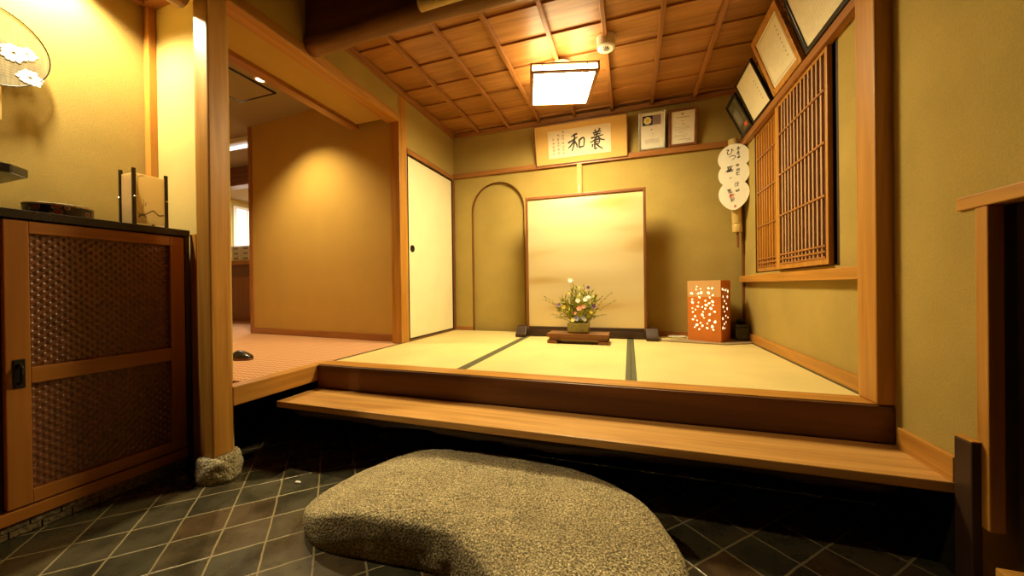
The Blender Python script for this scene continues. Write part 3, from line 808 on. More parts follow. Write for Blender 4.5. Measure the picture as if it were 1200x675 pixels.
# ------------------------------------------------------------------ flowers on a stand
t = thing('display_plinth', 'low polished wooden plinth under the flower vase on the tatami', 'stand', (-.395, 2.90, ZT))
obj('top', L3(-.242, .242, -.1, .1, .052, .08), 'brown_x', t, world=False, bevel=.004)
obj('apron', L3(-.225, .225, -.085, .085, .028, .052), 'brown_x', t, world=False, bevel=.003)
for s in (-1, 1): obj('foot', L3(s*.24, s*.16, -.095, .095, .0, .028), 'brown_x', t, world=False, bevel=.004)
VZ = ZT + .08
t = thing('flower_arrangement', 'loose meadow flower arrangement in a square olive vase before the gold screen', 'flowers', (-.395, 2.92, VZ))
b = BM()
vw = .082
rings = []
for w_, z in ((vw*.93, 0), (vw, .01), (vw*1.02, .07), (vw, .082), (vw*.88, .082), (vw*.85, .03)):
    rings.append([b.verts.new((x*w_, y*w_*.8, z)) for x, y in ((-1, -1), (1, -1), (1, 1), (-1, 1))])
for a_, c_ in zip(rings, rings[1:]):
    for i in range(4): b.faces.new((a_[i], a_[(i+1) % 4], c_[(i+1) % 4], c_[i]))
b.faces.new(rings[0][::-1]); b.faces.new(rings[-1])
obj('vase', b, 'vase', t, world=False, bevel=.003)
rs = random.Random(21)
def leafp(bm, p, d, l, w):
    d = d.normalized(); sd = d.cross(Vector((rs.uniform(-.3, .3), -1, rs.uniform(-.3, .3)))).normalized(); up = sd.cross(d)
    v = [bm.verts.new(p), bm.verts.new(p + d*l*.45 + sd*w + up*w*.4), bm.verts.new(p + d*l - up*w*.6), bm.verts.new(p + d*l*.45 - sd*w + up*w*.4), bm.verts.new(p + d*l*.5)]
    for f in ((0, 4, 1), (1, 4, 2), (2, 4, 3), (3, 4, 0)): bm.faces.new([v[i] for i in f])
tips = []
def stem(tip, leaves, lw, mat, name='stem', ll=.05):
    base = Vector((rs.uniform(-.05, .05), rs.uniform(-.035, .035), .05)); tip = Vector(tip)
    mid = base.lerp(tip, .5) + Vector((base.x*.3 - tip.x*.12, rs.uniform(-.02, .02), .035))
    P = [(1-s)**2*base + 2*s*(1-s)*mid + s*s*tip for s in [i/7 for i in range(8)]]
    bm = BM(); tube(bm, P, [.0022 - .0012*i/7 for i in range(8)], 5)
    for i in range(leaves):
        s = .25 + .75*i/max(1, leaves); k = min(6, int(s*7)); p = P[k].lerp(P[k+1], s*7 - k)
        d = (P[k+1] - P[k]).normalized() + Vector((rs.uniform(-1, 1), rs.uniform(-.8, .8), rs.uniform(-.1, .6)))
        leafp(bm, p, d, ll*rs.uniform(.6, 1.2), lw*rs.uniform(.7, 1.2))
    return obj(name, bm, mat, t, world=False)
for i in range(95):
    a = rs.uniform(-1, 1); h = rs.uniform(.16, .4)*(1 - .35*abs(a)**1.5)
    stem((a*.17 + rs.uniform(-.02, .02), rs.uniform(-.1, .1), h), rs.randint(7, 13), .006, LEAF[rs.choice([0, 0, 1, 1])])
for x, z in ((-.29, .30), (.27, .33), (-.2, .12), (-.24, .14), (.3, .26), (.22, .15), (-.31, .27), (.2, .30), (-.06, .43), (.05, .40)):
    stem((x, rs.uniform(-.03, .03), z), 8, .0035, LEAF[2], ll=.028)
def blossom(c, r, mat, petals=8, cup=.35):
    bm = BM(); ax = Vector((rs.uniform(-.5, .5), -1, rs.uniform(.1, .8))).normalized(); u = ax.orthogonal().normalized(); w = ax.cross(u); c = Vector(c)
    for i in range(petals):
        a = 2*PI*i/petals + rs.random()*.2; d = u*math.cos(a) + w*math.sin(a); s = ax.cross(d)
        v = [bm.verts.new(c), bm.verts.new(c + d*r*.6 + s*r*.36 + ax*r*cup*.5), bm.verts.new(c + d*r + ax*r*cup), bm.verts.new(c + d*r*.6 - s*r*.36 + ax*r*cup*.5)]
        bm.faces.new(v)
    bmesh.ops.create_icosphere(bm, subdivisions=1, radius=r*.25, matrix=Matrix.Translation(c + ax*r*.12))
    o = obj('blossom', bm, mat, t, world=False)
    return o
for x, z, r, c in ((-.055, .42, .026, 'white'), (.002, .255, .026, 'white'), (.07, .27, .03, 'white'), (.09, .285, .022, 'white'), (-.14, .225, .022, 'purple'),
                   (.13, .215, .026, 'purple'), (.085, .36, .02, 'purple'), (.02, .195, .03, 'pink'), (.05, .21, .022, 'pink'), (-.03, .105, .026, 'yellow'), (-.1, .21, .024, 'yellow'),
                   (.0, .12, .032, 'blue'), (.05, .125, .022, 'blue'), (-.06, .32, .016, 'yellow'), (.06, .11, .02, 'white'), (-.01, .16, .018, 'pink'), (.11, .17, .018, 'yellow')):
    y = -.1 if z < .25 else rs.uniform(-.09, -.03)
    stem((x, y, z), 2, .004, LEAF[1]); o = blossom((x, y - .006, z + .004), r*.8, PETAL[c], 9 if c == 'white' else 7)
    o['label'] = c + ' blossom'

# ------------------------------------------------------------------ perforated lantern, board, cord, lidded box
b = BM(); prism(b, [(.215, 3.12), (.68, 3.035), (.90, 3.15), (.895, 3.42), (.52, 3.42), (.42, 3.26)], lambda u, v, w: Vector((u, v, ZT + .0015 + .006*w)))
tag(obj('lantern_board', b, 'board', bevel=.001), 'thin flat board under the perforated lantern on the tatami', 'board')
LZ = ZT + .0078
ang = math.radians(-29)
t = thing('perforated_lantern', 'orange box lantern pierced with lit petal holes in the right corner', 'lantern', (.668, 3.098, LZ), ang)
W1, W2, HH = .246, .235, .482      # local: -x along the front face to the left, +y back
T2 = .006
def panel(fn, mat, name, z0, z1, w):
    b = BM(); prism(b, [(0, z0), (w, z0), (w, z1), (0, z1)], fn); return obj(name, b, mat, t, world=False)
front = lambda u, v, w: Vector((-W1 + u, T2*w, v)); right = lambda u, v, w: Vector((-T2*w, u, v))
left = lambda u, v, w: Vector((-W1 + T2*w, u, v)); back = lambda u, v, w: Vector((-W1 + u, W2 - T2*w, v))
panel(front, 'shade_orange', 'front_panel', 0, .352, W1); panel(front, 'shade_tan', 'front_band', .352, HH, W1)  # front is orange below, tan in the upper band
panel(lambda u, v, w: right(u + T2, v, w), 'shade_orange', 'side_panel', 0, HH, W2 - T2); panel(lambda u, v, w: left(u + T2, v, w), 'shade_orange', 'side_panel', 0, HH, W2 - T2)
panel(lambda u, v, w: back(u + T2, v, w), 'shade_orange', 'back_panel', 0, HH, W1 - 2*T2)
rl = random.Random(4)
def petal(bm, u, v, r, a, T):
    p = []
    for i in range(10):
        th = 2*PI*i/10; x = math.cos(th)*r; y = math.sin(th)*r*.72*(1 - .25*math.cos(th))
        p.append((u + x*math.cos(a) - y*math.sin(a), v + x*math.sin(a) + y*math.cos(a)))
    flat(bm, p, T)
pts = []
def scatter(n, u0, u1, v0, v1, dmin):
    out = []; tries = 0
    while len(out) < n and tries < 5000:
        tries += 1; q = (rl.uniform(u0, u1), rl.uniform(v0, v1))
        if all(math.hypot(q[0] - o[0], q[1] - o[1]) > dmin for o in out): out.append(q)
    return out
for u, v in scatter(46, .03, .205, .09, .435, .0235): b = BM(); petal(b, u, v, rl.choice([.0065, .008, .0095, .012]), rl.uniform(0, PI), lambda u, v: Vector((-W1 + u, -.0007, v))); obj('petal_hole', b, 'lantern_glow', t, world=False)
for u, v in scatter(18, .03, .17, .1, .42, .034): b = BM(); petal(b, u, v, rl.choice([.009, .011, .014]), rl.uniform(0, PI), lambda u, v: Vector((.0007, u, v))); obj('petal_hole', b, 'lantern_glow', t, world=False)
b = BM(); tube(b, [(-W1*.5, W2*.5, .02), (-W1*.5, W2*.5, .07)], .02, 10); obj('socket', b, 'plastic', t, world=False)
b = BM(); bmesh.ops.create_uvsphere(b, u_segments=14, v_segments=10, radius=.032, matrix=Matrix.Translation((-W1*.5, W2*.5, .1))); obj('bulb', b, 'lantern_glow', t, world=False, smooth=True)

rc = random.Random(8); b = BM(); P = []
for i in range(60):
    a = i*.55; P.append((.385 + .062*math.cos(a)*(1 + .2*math.sin(i*1.7)), 3.345 + .035*math.sin(a)*(1 + .2*math.cos(i)), ZT + .006 + .009*abs(math.sin(i*.37))))
P += [(.46, 3.36, ZT + .012), (.52, 3.38, ZT + .012)]
tube(b, P, .0035, 6); o = obj('power_cord', b, 'cord', t, smooth=True); o['label'] = 'coiled white power cord'

t = thing('lidded_box', 'black lacquer lidded box with round knob behind the orange lantern', 'box', (.852, 3.325, ZT + .0078))
obj('body', L3(-.05, .043, -.085, .085, .0, .105), 'black', t, world=False, bevel=.006)
obj('lid', L3(-.054, .0445, -.09, .09, .105, .128), 'black', t, world=False, bevel=.008)
obj('knob', lathe(BM(), [(.014, .128), (.024, .138), (.028, .152), (.02, .163), (.006, .167)], seg=18), 'black_metal', t, world=False, smooth=True)

# ------------------------------------------------------------------ calligraphy helpers
def glyph(bm, u, v, s, seed, T, w=.16, n=6):
    r = random.Random(seed)
    hs = sorted(r.uniform(.05, .95) for _ in range(max(2, n//2)))
    for h in hs:
        a = r.uniform(0, .25); c = r.uniform(.7, 1); stroke(bm, [(u + s*a, v + s*h), (u + s*c, v + s*(h + .06))], s*w, s*w*.7, T)
    for _ in range(n - len(hs)):
        x = r.uniform(.2, .8); stroke(bm, [(u + s*x, v + s*r.uniform(.6, 1)), (u + s*(x + r.uniform(-.2, .1)), v + s*.5), (u + s*(x + r.uniform(-.4, .3)), v + s*r.uniform(0, .3))], s*w, s*w*.4, T)
YO = [[(.36, 1.0), (.44, .9)], [(.72, 1.04), (.6, .9)], [(.24, .84), (.8, .9)], [(.3, .74), (.76, .79)], [(.1, .6), (.92, .7)], [(.53, .92), (.5, .62)],
      [(.5, .66), (.34, .5), (.04, .38)], [(.55, .66), (.75, .5), (1.02, .44)], [(.34, .48), (.66, .5), (.62, .28)], [(.36, .38), (.62, .4)], [(.36, .28), (.62, .29)],
      [(.36, .5), (.34, .06), (.5, .12)], [(.46, .28), (.66, .12), (.88, .02)], [(.2, .3), (.16, .14)]]
WA = [[(.62, .98), (.42, .95), (.24, .84)], [(.02, .52), (.34, .66), (.62, .8)], [(.44, .94), (.42, .5), (.24, .02)], [(.42, .62), (.2, .36), (.02, .22)], [(.44, .56), (.56, .38), (.58, .2)],
      [(.74, .62), (.72, .4), (.7, .16)], [(.72, .6), (.96, .72), (1.04, .6), (.98, .2)], [(.72, .2), (.98, .22)]]

# ------------------------------------------------------------------ leaning frames helper
def leaning(name, label, cat, A, B, h, lean, thick, fw, fmat, inner_mat, matw=0., mat_mat=None, group=None):
    """A,B: bottom corners left->right seen from the room; leans toward the room by `lean` at the top. Returns root and T(u,v,off) in metres on the face"""
    A = Vector(A); B = Vector(B); ex = (B - A); W = ex.length; ex.normalize(); nrm = Vector((ex.y, -ex.x, 0))
    ez = (Vector((0, 0, math.sqrt(h*h - lean*lean))) + nrm*lean).normalized(); nf = ex.cross(ez).normalized()
    if nf.dot(nrm) < 0: nf = -nf
    root = thing(name, label, cat, tuple((A + B)/2), math.atan2(ex.y, ex.x), group)
    T = lambda u, v, o=0: A + ex*u + ez*v + nf*o
    def slab(u0, u1, v0, v1, o0, o1):
        b = BM(); prism(b, [(u0, v0), (u1, v0), (u1, v1), (u0, v1)], lambda u, v, w: T(u, v, o0 + (o1 - o0)*w)); return b
    b = slab(0, fw, 0, h, -thick, 0)
    for q in ((W - fw, W, 0, h), (fw, W - fw, 0, fw), (fw, W - fw, h - fw, h)):
        prism(b, [(q[0], q[2]), (q[1], q[2]), (q[1], q[3]), (q[0], q[3])], lambda u, v, w: T(u, v, -thick + thick*w))
    obj('frame', b, fmat, root, bevel=.002)
    obj('backing', slab(fw*.5, W - fw*.5, fw*.5, h - fw*.5, -thick*.8, -thick*.55), 'board', root)
    if matw:
        obj('mount', slab(fw, W - fw, fw, h - fw, -thick*.55, -thick*.4), mat_mat, root)
        obj('sheet', slab(fw + matw, W - fw - matw, fw + matw*.8, h - fw - matw*.8, -thick*.4, -thick*.4 + .001), inner_mat, root)
    else:
        obj('sheet', slab(fw, W - fw, fw, h - fw, -thick*.55, -thick*.4), inner_mat, root)
    face = -thick*.4 + .0016
    return root, T, face, W

# plaque
HP = .372
root, T, fo, W = leaning('calligraphy_plaque', 'wide framed calligraphy plaque with two large brushed characters', 'plaque', (-.868, YB - .036, ZR + .014), (.002, YB - .036, ZR + .014), HP, .1, .024, .009, 'brown_x', 'paper_old', .0, None)
for c in [c for c in root.children if c.name.startswith('sheet')]: c.data.materials[0] = M['mat_tan']; c.name = 'mount'
b = BM(); prism(b, [(.135, .062), (.722, .062), (.722, .31), (.135, .31)], lambda u, v, w: T(u, v, fo - .001 + .0012*w)); obj('paper_sheet', b, 'paper_old', root)
b = BM(); Tf = lambda u, v: T(u, v, fo + .001)
for s in YO: stroke(b, [(.53 + p[0]*.135, .095 + p[1]*.175) for p in s], .017, .009, Tf)
for s in WA: stroke(b, [(.325 + p[0]*.15, .105 + p[1]*.155) for p in s], .018, .010, Tf)
obj('large_characters', b, 'ink', root)
b = BM()
for c, (u, v1, n_) in enumerate(((.27, .275, 7), (.222, .25, 6), (.175, .22, 5))):
    for k in range(n_): glyph(b, u, v1 - k*.032, .026, c*20 + k, Tf, .13, 5)
obj('small_characters', b, 'ink_soft', root)

# two certificates on the back rail
root, T, fo, W = leaning('award_plaque', 'silver edged award plaque with yellow flower emblem on the back rail', 'plaque', (.098, YB - .034, ZR + .051), (.318, YB - .034, ZR + .051), .315, .085, .03, .01, 'silver', 'paper')
Tf = lambda u, v: T(u, v, fo); Tf2 = lambda u, v: T(u, v, fo + .0008); Tf3 = lambda u, v: T(u, v, fo + .0016)
b = BM(); flat(b, [(.03, .205), (.115, .205), (.115, .285), (.03, .285)], Tf); e = obj('emblem_ground', b, 'navy', root)
b = BM(); flat(b, [(.115, .205), (.182, .205), (.182, .285), (.115, .285)], Tf); obj('emblem_side_block', b, 'purple_grey', root)
b = BM()
for i in range(8):
    a = 2*PI*i/8 + .2; c = (.0725 + .02*math.cos(a), .245 + .02*math.sin(a))
    flat(b, [(c[0] + .0125*math.cos(a + t_)*(1.1 if abs(math.cos(t_)) > .9 else 1), c[1] + .0125*math.sin(a + t_)) for t_ in [2*PI*j/10 for j in range(10)]], lambda u, v: Tf2(u, v) + Vector((0, -i*.00003, 0)))
obj('flower_petals', b, 'cream_print', root)
b = BM(); flat(b, [(.0725 + .014*math.cos(t_), .245 + .014*math.sin(t_)) for t_ in [2*PI*j/14 for j in range(14)]], Tf3); obj('flower_centre', b, 'yellow', root)
b = BM()
for i in range(5): stroke(b, [(.125, .215 + i*.014), (.175, .217 + i*.014)], .004, .004, Tf2)
glyph(b, .1, .16, .014, 3, Tf, .2, 5)
stroke(b, [(.11, .135), (.125, .135)], .003, .003, Tf)
for i in range(3): stroke(b, [(.05, .085 - i*.012), (.17, .085 - i*.012)], .0025, .0025, Tf)
obj('print', b, 'ink_soft', root)
root, T, fo, W = leaning('certificate_frame', 'dark brown framed certificate next to the silver plaque', 'certificate', (.345, YB - .034, ZR + .051), (.57, YB - .034, ZR + .051), .305, .075, .024, .02, 'brown_x', 'paper')
Tf = lambda u, v: T(u, v, fo); b = BM()
glyph(b, .102, .25, .018, 8, Tf, .2, 6)
for k, (v, a, c, w) in enumerate(((.235, .06, .17, .005), (.205, .1, .12, .004), (.18, .105, .135, .005), (.155, .05, .17, .002), (.143, .05, .17, .002), (.131, .05, .16, .002), (.112, .08, .13, .003), (.09, .05, .16, .002), (.078, .05, .15, .002), (.055, .08, .19, .003), (.045, .15, .19, .003))):
    for j in range(int((c - a)/.008)): stroke(b, [(a + j*.008, v), (a + j*.008 + .006, v)], w, w, Tf)
obj('print', b, 'ink_soft', root)

# four frames leaning on the right wall rail
zr = 2.05
def doc(Tf, u0, u1, v0, v1, cols, seed, title=True):
    b = BM(); r = random.Random(seed)
    for c in range(cols):
        u = u1 - (u1 - u0)*(c + .5)/cols; v = v1 - r.uniform(0, .03)
        if title and c == 1: w, s = .011, .026
        else: w, s = .003, .009
        end = v0 + r.uniform(0, .5)*(v1 - v0)*(1 if c % 3 == 0 else .3)
        while v > end:
            stroke(b, [(u - w*.5, v), (u + w*.6, v + w*.15)], w*.35, w*.3, Tf); stroke(b, [(u, v + w*.6), (u - w*.1, v - w*.7)], w*.3, w*.25, Tf); v -= s
    return b
def rframe(label, cat, y0, y1, h, fw, fmat, sheet, name, lean=.118, thick=.02):
    return leaning(name, label, cat, (XR - .045, y1, zr), (XR - .045, y0, zr), h, lean, thick, fw, fmat, sheet)
G = 'frames leaning above the lattice window'
root, T, fo, W = rframe('small black frame holding a dark picture, farthest above the lattice window', 'frame', 3.06, 3.30, .285, .02, 'black', 'picture', 'picture_frame')
b = BM(); flat(b, [(W*.55, .04), (W*.8, .04), (W*.8, .07), (W*.55, .07)], lambda u, v: T(u, v, fo)); obj('red_seal', b, 'red_ink', root)
b = BM(); flat(b, [(W*.2, .08), (W*.6, .08), (W*.6, .2), (W*.2, .2)], lambda u, v: T(u, v, fo)); obj('photo_print', b, 'grey_plastic', root)
root, T, fo, W = rframe('black framed certificate between the small dark frame and the honey wood frame', 'certificate', 2.69, 3.03, .315, .012, 'black', 'paper_old', 'certificate_frame')
obj('print', doc(lambda u, v: T(u, v, fo), .06, W - .05, .06, .22, 11, 1), 'ink_soft', root)
root, T, fo, W = rframe('large honey wood framed certificate, third from the back corner above the lattice', 'certificate', 2.262, 2.645, .375, .034, 'honey_y', 'paper_old', 'certificate_frame', .122, .022)
Tf = lambda u, v: T(u, v, fo)
b = BM(); u0, u1, v0, v1 = .052, W - .052, .052, .323
for p, q in (((u0, v0), (u1, v0)), ((u1, v0), (u1, v1)), ((u1, v1), (u0, v1)), ((u0, v1), (u0, v0))):
    stroke(b, [p, q], .002, .002, Tf)
obj('border_line', b, 'ink_soft', root)
obj('print', doc(Tf, .075, W - .07, .08, .285, 13, 2), 'ink_soft', root)
root, T, fo, W = rframe('black framed certificate nearest the right post, cut by the top edge', 'certificate', 1.84, 2.215, .38, .022, 'black', 'paper_old', 'certificate_frame', .12, .022)
obj('print', doc(lambda u, v: T(u, v, fo), .05, W - .05, .05, .29, 15, 5, False), 'ink_soft', root)

# ------------------------------------------------------------------ lattice window
win = thing('window_2', '', 'x'); del win['label']; del win['category']; win['kind'] = 'structure'
win.location = (XR, 2.6, .96); win.matrix_basis = Matrix.Translation((XR, 2.6, .96))
b = BM(); box(b, XR + .0, XR + .1, WY0, WY0 + .02, WZ0, WZ1); box(b, XR, XR + .1, WY1 - .012, WY1, WZ0, WZ1); box(b, XR, XR + .1, WY0, WY1, WZ1 - .012, WZ1); box(b, XR, XR + .1, WY0, WY1, WZ0 - .0, WZ0 + .006)
obj('window_frame', b, 'dark_z', win)
obj('recess_board', box(BM(), XR + .09, XR + .0995, WY0 + .02, WY1 - .012, WZ0 + .006, WZ1 - .012), 'dark_z', win)
def lattice(label, y0, y1, x, nb, sl, sr, cat='lattice screen', paper=None):
    t = thing('lattice_screen', label, cat, (x, (y0 + y1)/2, WZ0 + .006), 0, 'lattice screens in the right wall')
    z0, z1 = WZ0 + .008, WZ1 - .014
    b = BM(); box(b, x, x + .022, y0, y0 + sl, z0, z1); box(b, x, x + .022, y1 - sr, y1, z0, z1); box(b, x, x + .022, y0 + sl, y1 - sr, z0, z0 + .034); box(b, x, x + .022, y0 + sl, y1 - sr, z1 - .03, z1)
    obj('frame', b, 'honey_z', t, bevel=.002)
    ya, yb_ = y0 + sl, y1 - sr
    for i in range(nb):
        y = ya + (yb_ - ya)*(i + 1)/(nb + 1)
        obj('vertical_bar', box(BM(), x + .002, x + .013, y - .0068, y + .0068, z0 + .034, z1 - .03), M['honey_z'] if paper is None else M['lat_bar'], t)
    for z in (1.805, 1.555, 1.30, 1.058, 1.03, 1.002):
        obj('cross_bar', box(BM(), x - .004, x + .0018, ya, yb_, z - .005, z + .005), M['amber_y'], t)
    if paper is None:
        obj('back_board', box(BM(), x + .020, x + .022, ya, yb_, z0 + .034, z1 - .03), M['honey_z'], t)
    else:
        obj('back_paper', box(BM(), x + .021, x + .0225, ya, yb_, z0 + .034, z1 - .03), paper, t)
    return t
M['lat_bar'] = wood('pale lattice bar', 'z', (.42, .24, .13), (.6, .38, .22), .45)
M['lat_back'] = plain('dark paper behind lattice', (.11, .055, .05), .8)  # dark brown sheet behind the right-hand bars
lattice('left wooden lattice screen with honey board behind it, nearer the back corner', 2.645, 3.146, XR + .004, 9, .012, .02)
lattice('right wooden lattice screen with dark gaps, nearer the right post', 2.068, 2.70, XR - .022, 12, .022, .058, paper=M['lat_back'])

# ------------------------------------------------------------------ hanging triple fan ornament in the corner
t = thing('triple_fan_ornament', 'three white paper fans with brush writing stacked on a bamboo tube', 'ornament', (.855, 3.37, 1.3))
b = BM()
ba = lambda z: Vector((.858 - .025*(z - 1.3)/.78, 3.39, z))
for z0, z1 in ((1.305, 1.375), (1.375, 2.08)):
    tube(b, [ba(z0 + .001), ba(z0 + .006), ba(z1 - .006), ba(z1)], [.034, .037, .037, .0345], 20)
obj('bamboo_tube', b, 'bamboo', t, smooth=True)
obj('hanging_rod', tube(BM(), [(.862, 3.39, 1.18), (.86, 3.39, 1.31)], .009, 8), 'brown_z', t)
yaw = -.32
fx = Vector((math.cos(yaw), math.sin(yaw), 0)); fn = Vector((math.sin(yaw), -math.cos(yaw), 0))
def fan(cz, rx, rz, off, tip, seed):
    C = Vector((.822, 3.332, cz)) + fn*off
    out = []
    for i in range(36):
        a = 2*PI*i/36; x = math.cos(a)*rx; z = math.sin(a)*rz
        if tip and z < 0: x *= 1 - .25*(z/rz)**2; z *= 1.22
        out.append((x, z))
    b = BM(); prism(b, out, lambda u, v, w: C + fx*u + Vector((0, 0, v)) + fn*(.003*w))
    f = obj('paper_fan', b, 'paper', t, bevel=.001)
    return lambda u, v: C + fx*u + Vector((0, 0, v)) + fn*.0037, f
HI = [[(.0, .85), (.35, .9), (.12, .5), (.25, .15), (.6, .2), (.75, .6), (.72, .95), (1, .6)]]
TSU = [[(.0, .65), (.5, .85), (.95, .6), (.7, .2), (.4, .05)]]
MA = [[(.1, .8), (.9, .85)], [(.2, .55), (.85, .58)], [(.5, 1), (.5, .2), (.3, .05), (.2, .2), (.8, .1)]]
def strokes(bm, S, u, v, s, w, T):
    for q in S: stroke(bm, [(u + p[0]*s, v + p[1]*s) for p in q], s*w, s*w*.6, T)
def weld(o, f):
    o.parent = f; o.matrix_parent_inverse = Matrix.Identity(4)
T1, f1 = fan(1.912, .112, .112, .0, False, 1)
b = BM(); strokes(b, HI, -.05, .025, .05, .14, T1); strokes(b, TSU, -.03, -.02, .045, .14, T1); strokes(b, MA, -.02, -.068, .042, .16, T1)
for k in range(3): glyph(b, .02, .055 - k*.034, .03, 30 + k, T1, .14, 6)
o = obj('brush_writing', b, 'ink', t); weld(o, f1)
T1, f1 = fan(1.778, .110, .108, .008, False, 2)
b = BM(); glyph(b, -.055, .01, .058, 41, T1, .13, 9)
for k in range(3): glyph(b, .015, .05 - k*.034, .028, 50 + k, T1, .14, 6)
glyph(b, -.03, -.04, .02, 61, T1, .15, 3)
o = obj('brush_writing', b, 'ink', t); weld(o, f1)
T1, f1 = fan(1.618, .108, .113, .016, True, 3)
b = BM(); glyph(b, -.05, .005, .045, 71, T1, .15, 6); glyph(b, .005, .05, .035, 72, T1, .13, 6); glyph(b, .01, .0, .035, 73, T1, .13, 5); glyph(b, -.025, -.075, .035, 74, T1, .15, 5)
o = obj('brush_writing', b, 'ink', t); weld(o, f1)
b = BM(); glyph(b, -.035, -.04, .042, 75, T1, .2, 8); o = obj('red_mark', b, 'red_ink', t); weld(o, f1)
b = BM(); glyph(b, .0, -.122, .024, 76, T1, .2, 5); o = obj('red_seal', b, 'red_ink', t); weld(o, f1)

# bamboo tube hung under the plaque
b = BM(); tube(b, [(-.443, YB - .028, 1.758), (-.443, YB - .028, 1.765), (-.443, YB - .028, 1.78), (-.443, YB - .028, 2.045)], [.022, .027, .0255, .0255], 20)
t = thing('hanging_bamboo_vase', 'slim pale bamboo tube hanging on the back wall below the plaque', 'vase', (-.443, YB - .028, 1.758))
obj('tube', b, 'bamboo', t, smooth=True)
b = BM(); lathe(b, [(.0262, 1.84), (.0275, 1.843), (.0262, 1.846)], (-.443, YB - .028, 0), 20); obj('node_ring', b, 'bamboo', t)

# ------------------------------------------------------------------ ceiling lamp, smoke detector, bamboo pole
LA = math.radians(15.5)
t = thing('ceiling_lamp', 'square wooden framed paper ceiling lamp glowing over the tatami', 'lamp', (-.455, 2.60, 2.32), LA)
S = .232
b = BM(); q = S - .014
for u0, v0, u1, v1 in ((-q, -q, q, -q), (q, -q, q, q), (q, q, -q, q), (-q, q, -q, -q)):
    b.faces.new([b.verts.new(p) for p in ((u0, v0, .006), (u1, v1, .006), (u1, v1, .05), (u0, v0, .05))])
b.faces.new([b.verts.new(p) for p in ((-q, -q, .05), (q, -q, .05), (q, q, .05), (-q, q, .05))])
bmesh.ops.remove_doubles(b, verts=b.verts[:], dist=.0005)
obj('paper_side', b, 'glow', t, world=False)
b = BM(); g = [[b.verts.new((-q + 2*q*i/10, -q + 2*q*j/10, .006 - .018*(1 - (i/5 - 1)**2)*(1 - (j/5 - 1)**2))) for i in range(11)] for j in range(11)]
for j in range(10):
    for i in range(10): b.faces.new((g[j][i], g[j+1][i], g[j+1][i+1], g[j][i+1]))
obj('paper_base', b, 'glow_base', t, world=False)
b = BM()
for sx in (-1, 1):
    for sy in (-1, 1): box(b, sx*S, sx*(S - .012), sy*S, sy*(S - .012), 0, .062)
for z, fw_ in ((0, .026), (.051, .012)):
    for s in (-1, 1):
        box(b, -S + .012, S - .012, s*S, s*(S - fw_), z, z + .010); box(b, s*S, s*(S - fw_), -S + .012, S - .012, z, z + .010)
for s in (-1, 1):
    for x in (-.15, .15): box(b, x - .003, x + .003, s*S, s*(S - .006), .010, .051); box(b, s*S, s*(S - .006), x - .003, x + .003, .010, .051)
obj('wooden_frame', b, 'amber_x', t, world=False, bevel=.001)
obj('mount', lathe(BM(), [(.07, .051), (.07, .182)], seg=24), 'plastic', t, world=False, smooth=False)

t = thing('smoke_detector', 'round ivory smoke detector on the board ceiling beside the lamp', 'detector', (-.128, 2.455, ZC))
obj('body', lathe(BM(), [(.045, -.075), (.058, -.068), (.06, -.02), (.06, -.004)], (0, 0, 0), 32), 'plastic', t, world=False, smooth=False, bevel=.002)
b = BM(); lathe(b, [(.016, -.079), (.02, -.0745)], seg=16)
for i in range(3): box(b, -.02 + i*.012, -.014 + i*.012, -.03, -.022, -.078, -.0745)
obj('sensor', b, 'grey_plastic', t, world=False)
obj('base_plate', lathe(BM(), [(.062, -.004), (.062, .0)], seg=32), 'plastic', t, world=False)

b = BM(); xs = [-.945 + i*.1 for i in range(19)]
tube(b, [(x, 1.50, 2.245) for x in xs], [.026 + (.002 if i % 4 == 0 else 0) for i in range(19)], 14)
t = thing('bamboo_pole', 'pale bamboo pole end hanging in front of the log beam', 'pole', (-.05, 1.5, 2.245))
obj('pole', b, 'bamboo', t, smooth=True)
b = BM()
for x in (-.75, .7): tube(b, [(x, 1.5, 2.27), (x, 1.5, 2.62)], .003, 6)
obj('hanging_cord', b, 'black_metal', t)

# alcove downlight over the cabinet
t = thing('alcove_downlight', 'lit downlight in the alcove ceiling above the cabinet', 'light', (-2.36, .8, 2.47))
obj('lens', lathe(BM(), [(.035, 2.458), (.035, 2.468)], (-2.36, .8, 0)), 'downlight', t)
obj('trim_ring', lathe(BM(), [(.036, 2.456), (.05, 2.456), (.05, 2.4695), (.036, 2.4695)], (-2.36, .8, 0)), 'white', t)

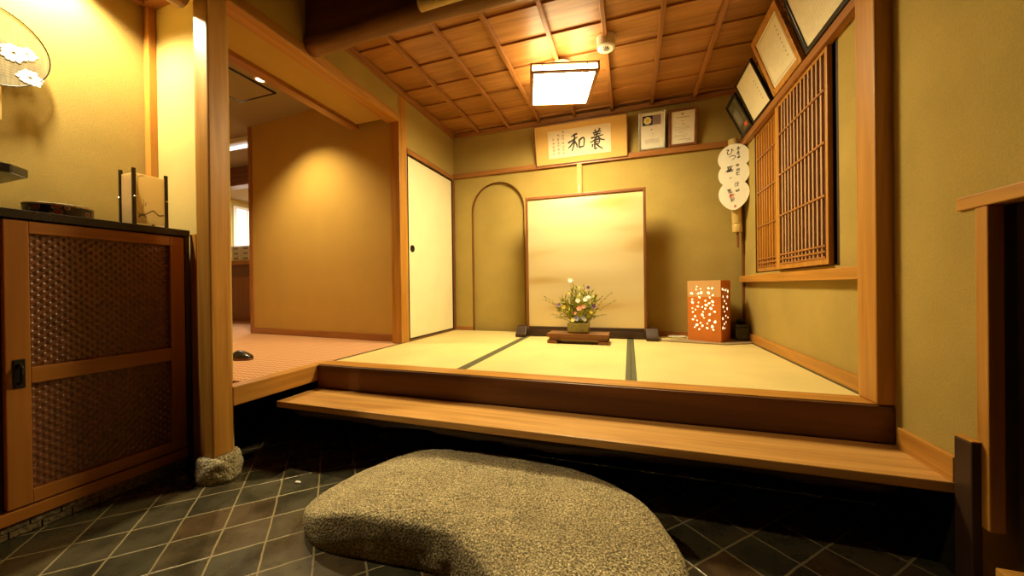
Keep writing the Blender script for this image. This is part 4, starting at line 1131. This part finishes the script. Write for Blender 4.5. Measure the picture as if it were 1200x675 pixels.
# ------------------------------------------------------------------ cupboard in the right wall
t = thing('wall_cupboard', 'low dark cupboard with honey wood trim let into the right wall', 'cupboard', (XR, .9, 0))
obj('top_trim', box(BM(), XR - .008, XR + .05, .2, 1.398, 1.083, 1.121), 'honey_y', t, bevel=.003)
obj('jamb', box(BM(), XR - .004, XR + .03, 1.308, 1.345, .2, 1.083), 'honey_z', t, bevel=.003)
obj('sliding_door', box(BM(), XR + .05, XR + .075, .72, 1.305, .136, 1.083), 'dark_z', t, bevel=.002)
obj('sliding_door', box(BM(), XR + .08, XR + .105, .2, .76, .136, 1.083), 'dark_z', t, bevel=.002)
obj('sill', box(BM(), XR - .025, XR + .12, .2, 1.265, .0, .135), 'honey_y', t, bevel=.003)

# ------------------------------------------------------------------ lights
def light(kind, name, loc, energy, col, **kw):
    l = bpy.data.lights.new(name, kind); l.energy = energy; l.color = col
    for k, v in kw.items(): setattr(l, k, v)
    o = bpy.data.objects.new(name, l); COL.objects.link(o); o.location = loc
    return o
WARM = (1, .8, .42)
o = light('SPOT', 'alcove_light', (-2.36, .8, 2.45), 165, (1, .84, .52), spot_size=math.radians(138), spot_blend=.55, shadow_soft_size=.03)
o = light('SPOT', 'hall_light', (-2.87, 2.14, 2.605), 120, (1, .77, .37), spot_size=math.radians(114), spot_blend=.7, shadow_soft_size=.02)
o = light('AREA', 'hall_far_light', (-5.6, 4.6, 2.6), 75, (1, .92, .75), size=1.2)
w = bpy.data.worlds.new('world'); scene.world = w; w.use_nodes = True
w.node_tree.nodes['Background'].inputs[0].default_value = (1, .75, .4, 1); w.node_tree.nodes['Background'].inputs[1].default_value = .006

# ------------------------------------------------------------------ camera (fitted to the photograph)
yaw, pitch, roll = .3192, -.0037, .0128
fwd = Vector((-math.sin(yaw)*math.cos(pitch), math.cos(yaw)*math.cos(pitch), math.sin(pitch)))
right = Vector((math.cos(yaw), math.sin(yaw), 0)); down = -right.cross(fwd)
r = right*math.cos(roll) + down*math.sin(roll); d = -right*math.sin(roll) + down*math.cos(roll)
cam = bpy.data.cameras.new('camera'); cam.sensor_width = 36; cam.sensor_fit = 'HORIZONTAL'; cam.lens = 36*415.8/1200; cam.clip_start = .02
co = bpy.data.objects.new('camera', cam); COL.objects.link(co)
m = Matrix((r, -d, -fwd)).transposed().to_4x4(); m.translation = (0, 0, .88); co.matrix_world = m
scene.camera = co
vs = scene.view_settings; scene.display_settings.display_device = 'sRGB'
vs.view_transform = 'Standard'; vs.look = 'None'; vs.exposure = 0.45; vs.gamma = 1; vs.use_curve_mapping = False
scene.cycles.max_bounces = 8; scene.cycles.diffuse_bounces = 5; scene.cycles.caustics_reflective = False; scene.cycles.caustics_refractive = False
scene.cycles.use_denoising = True
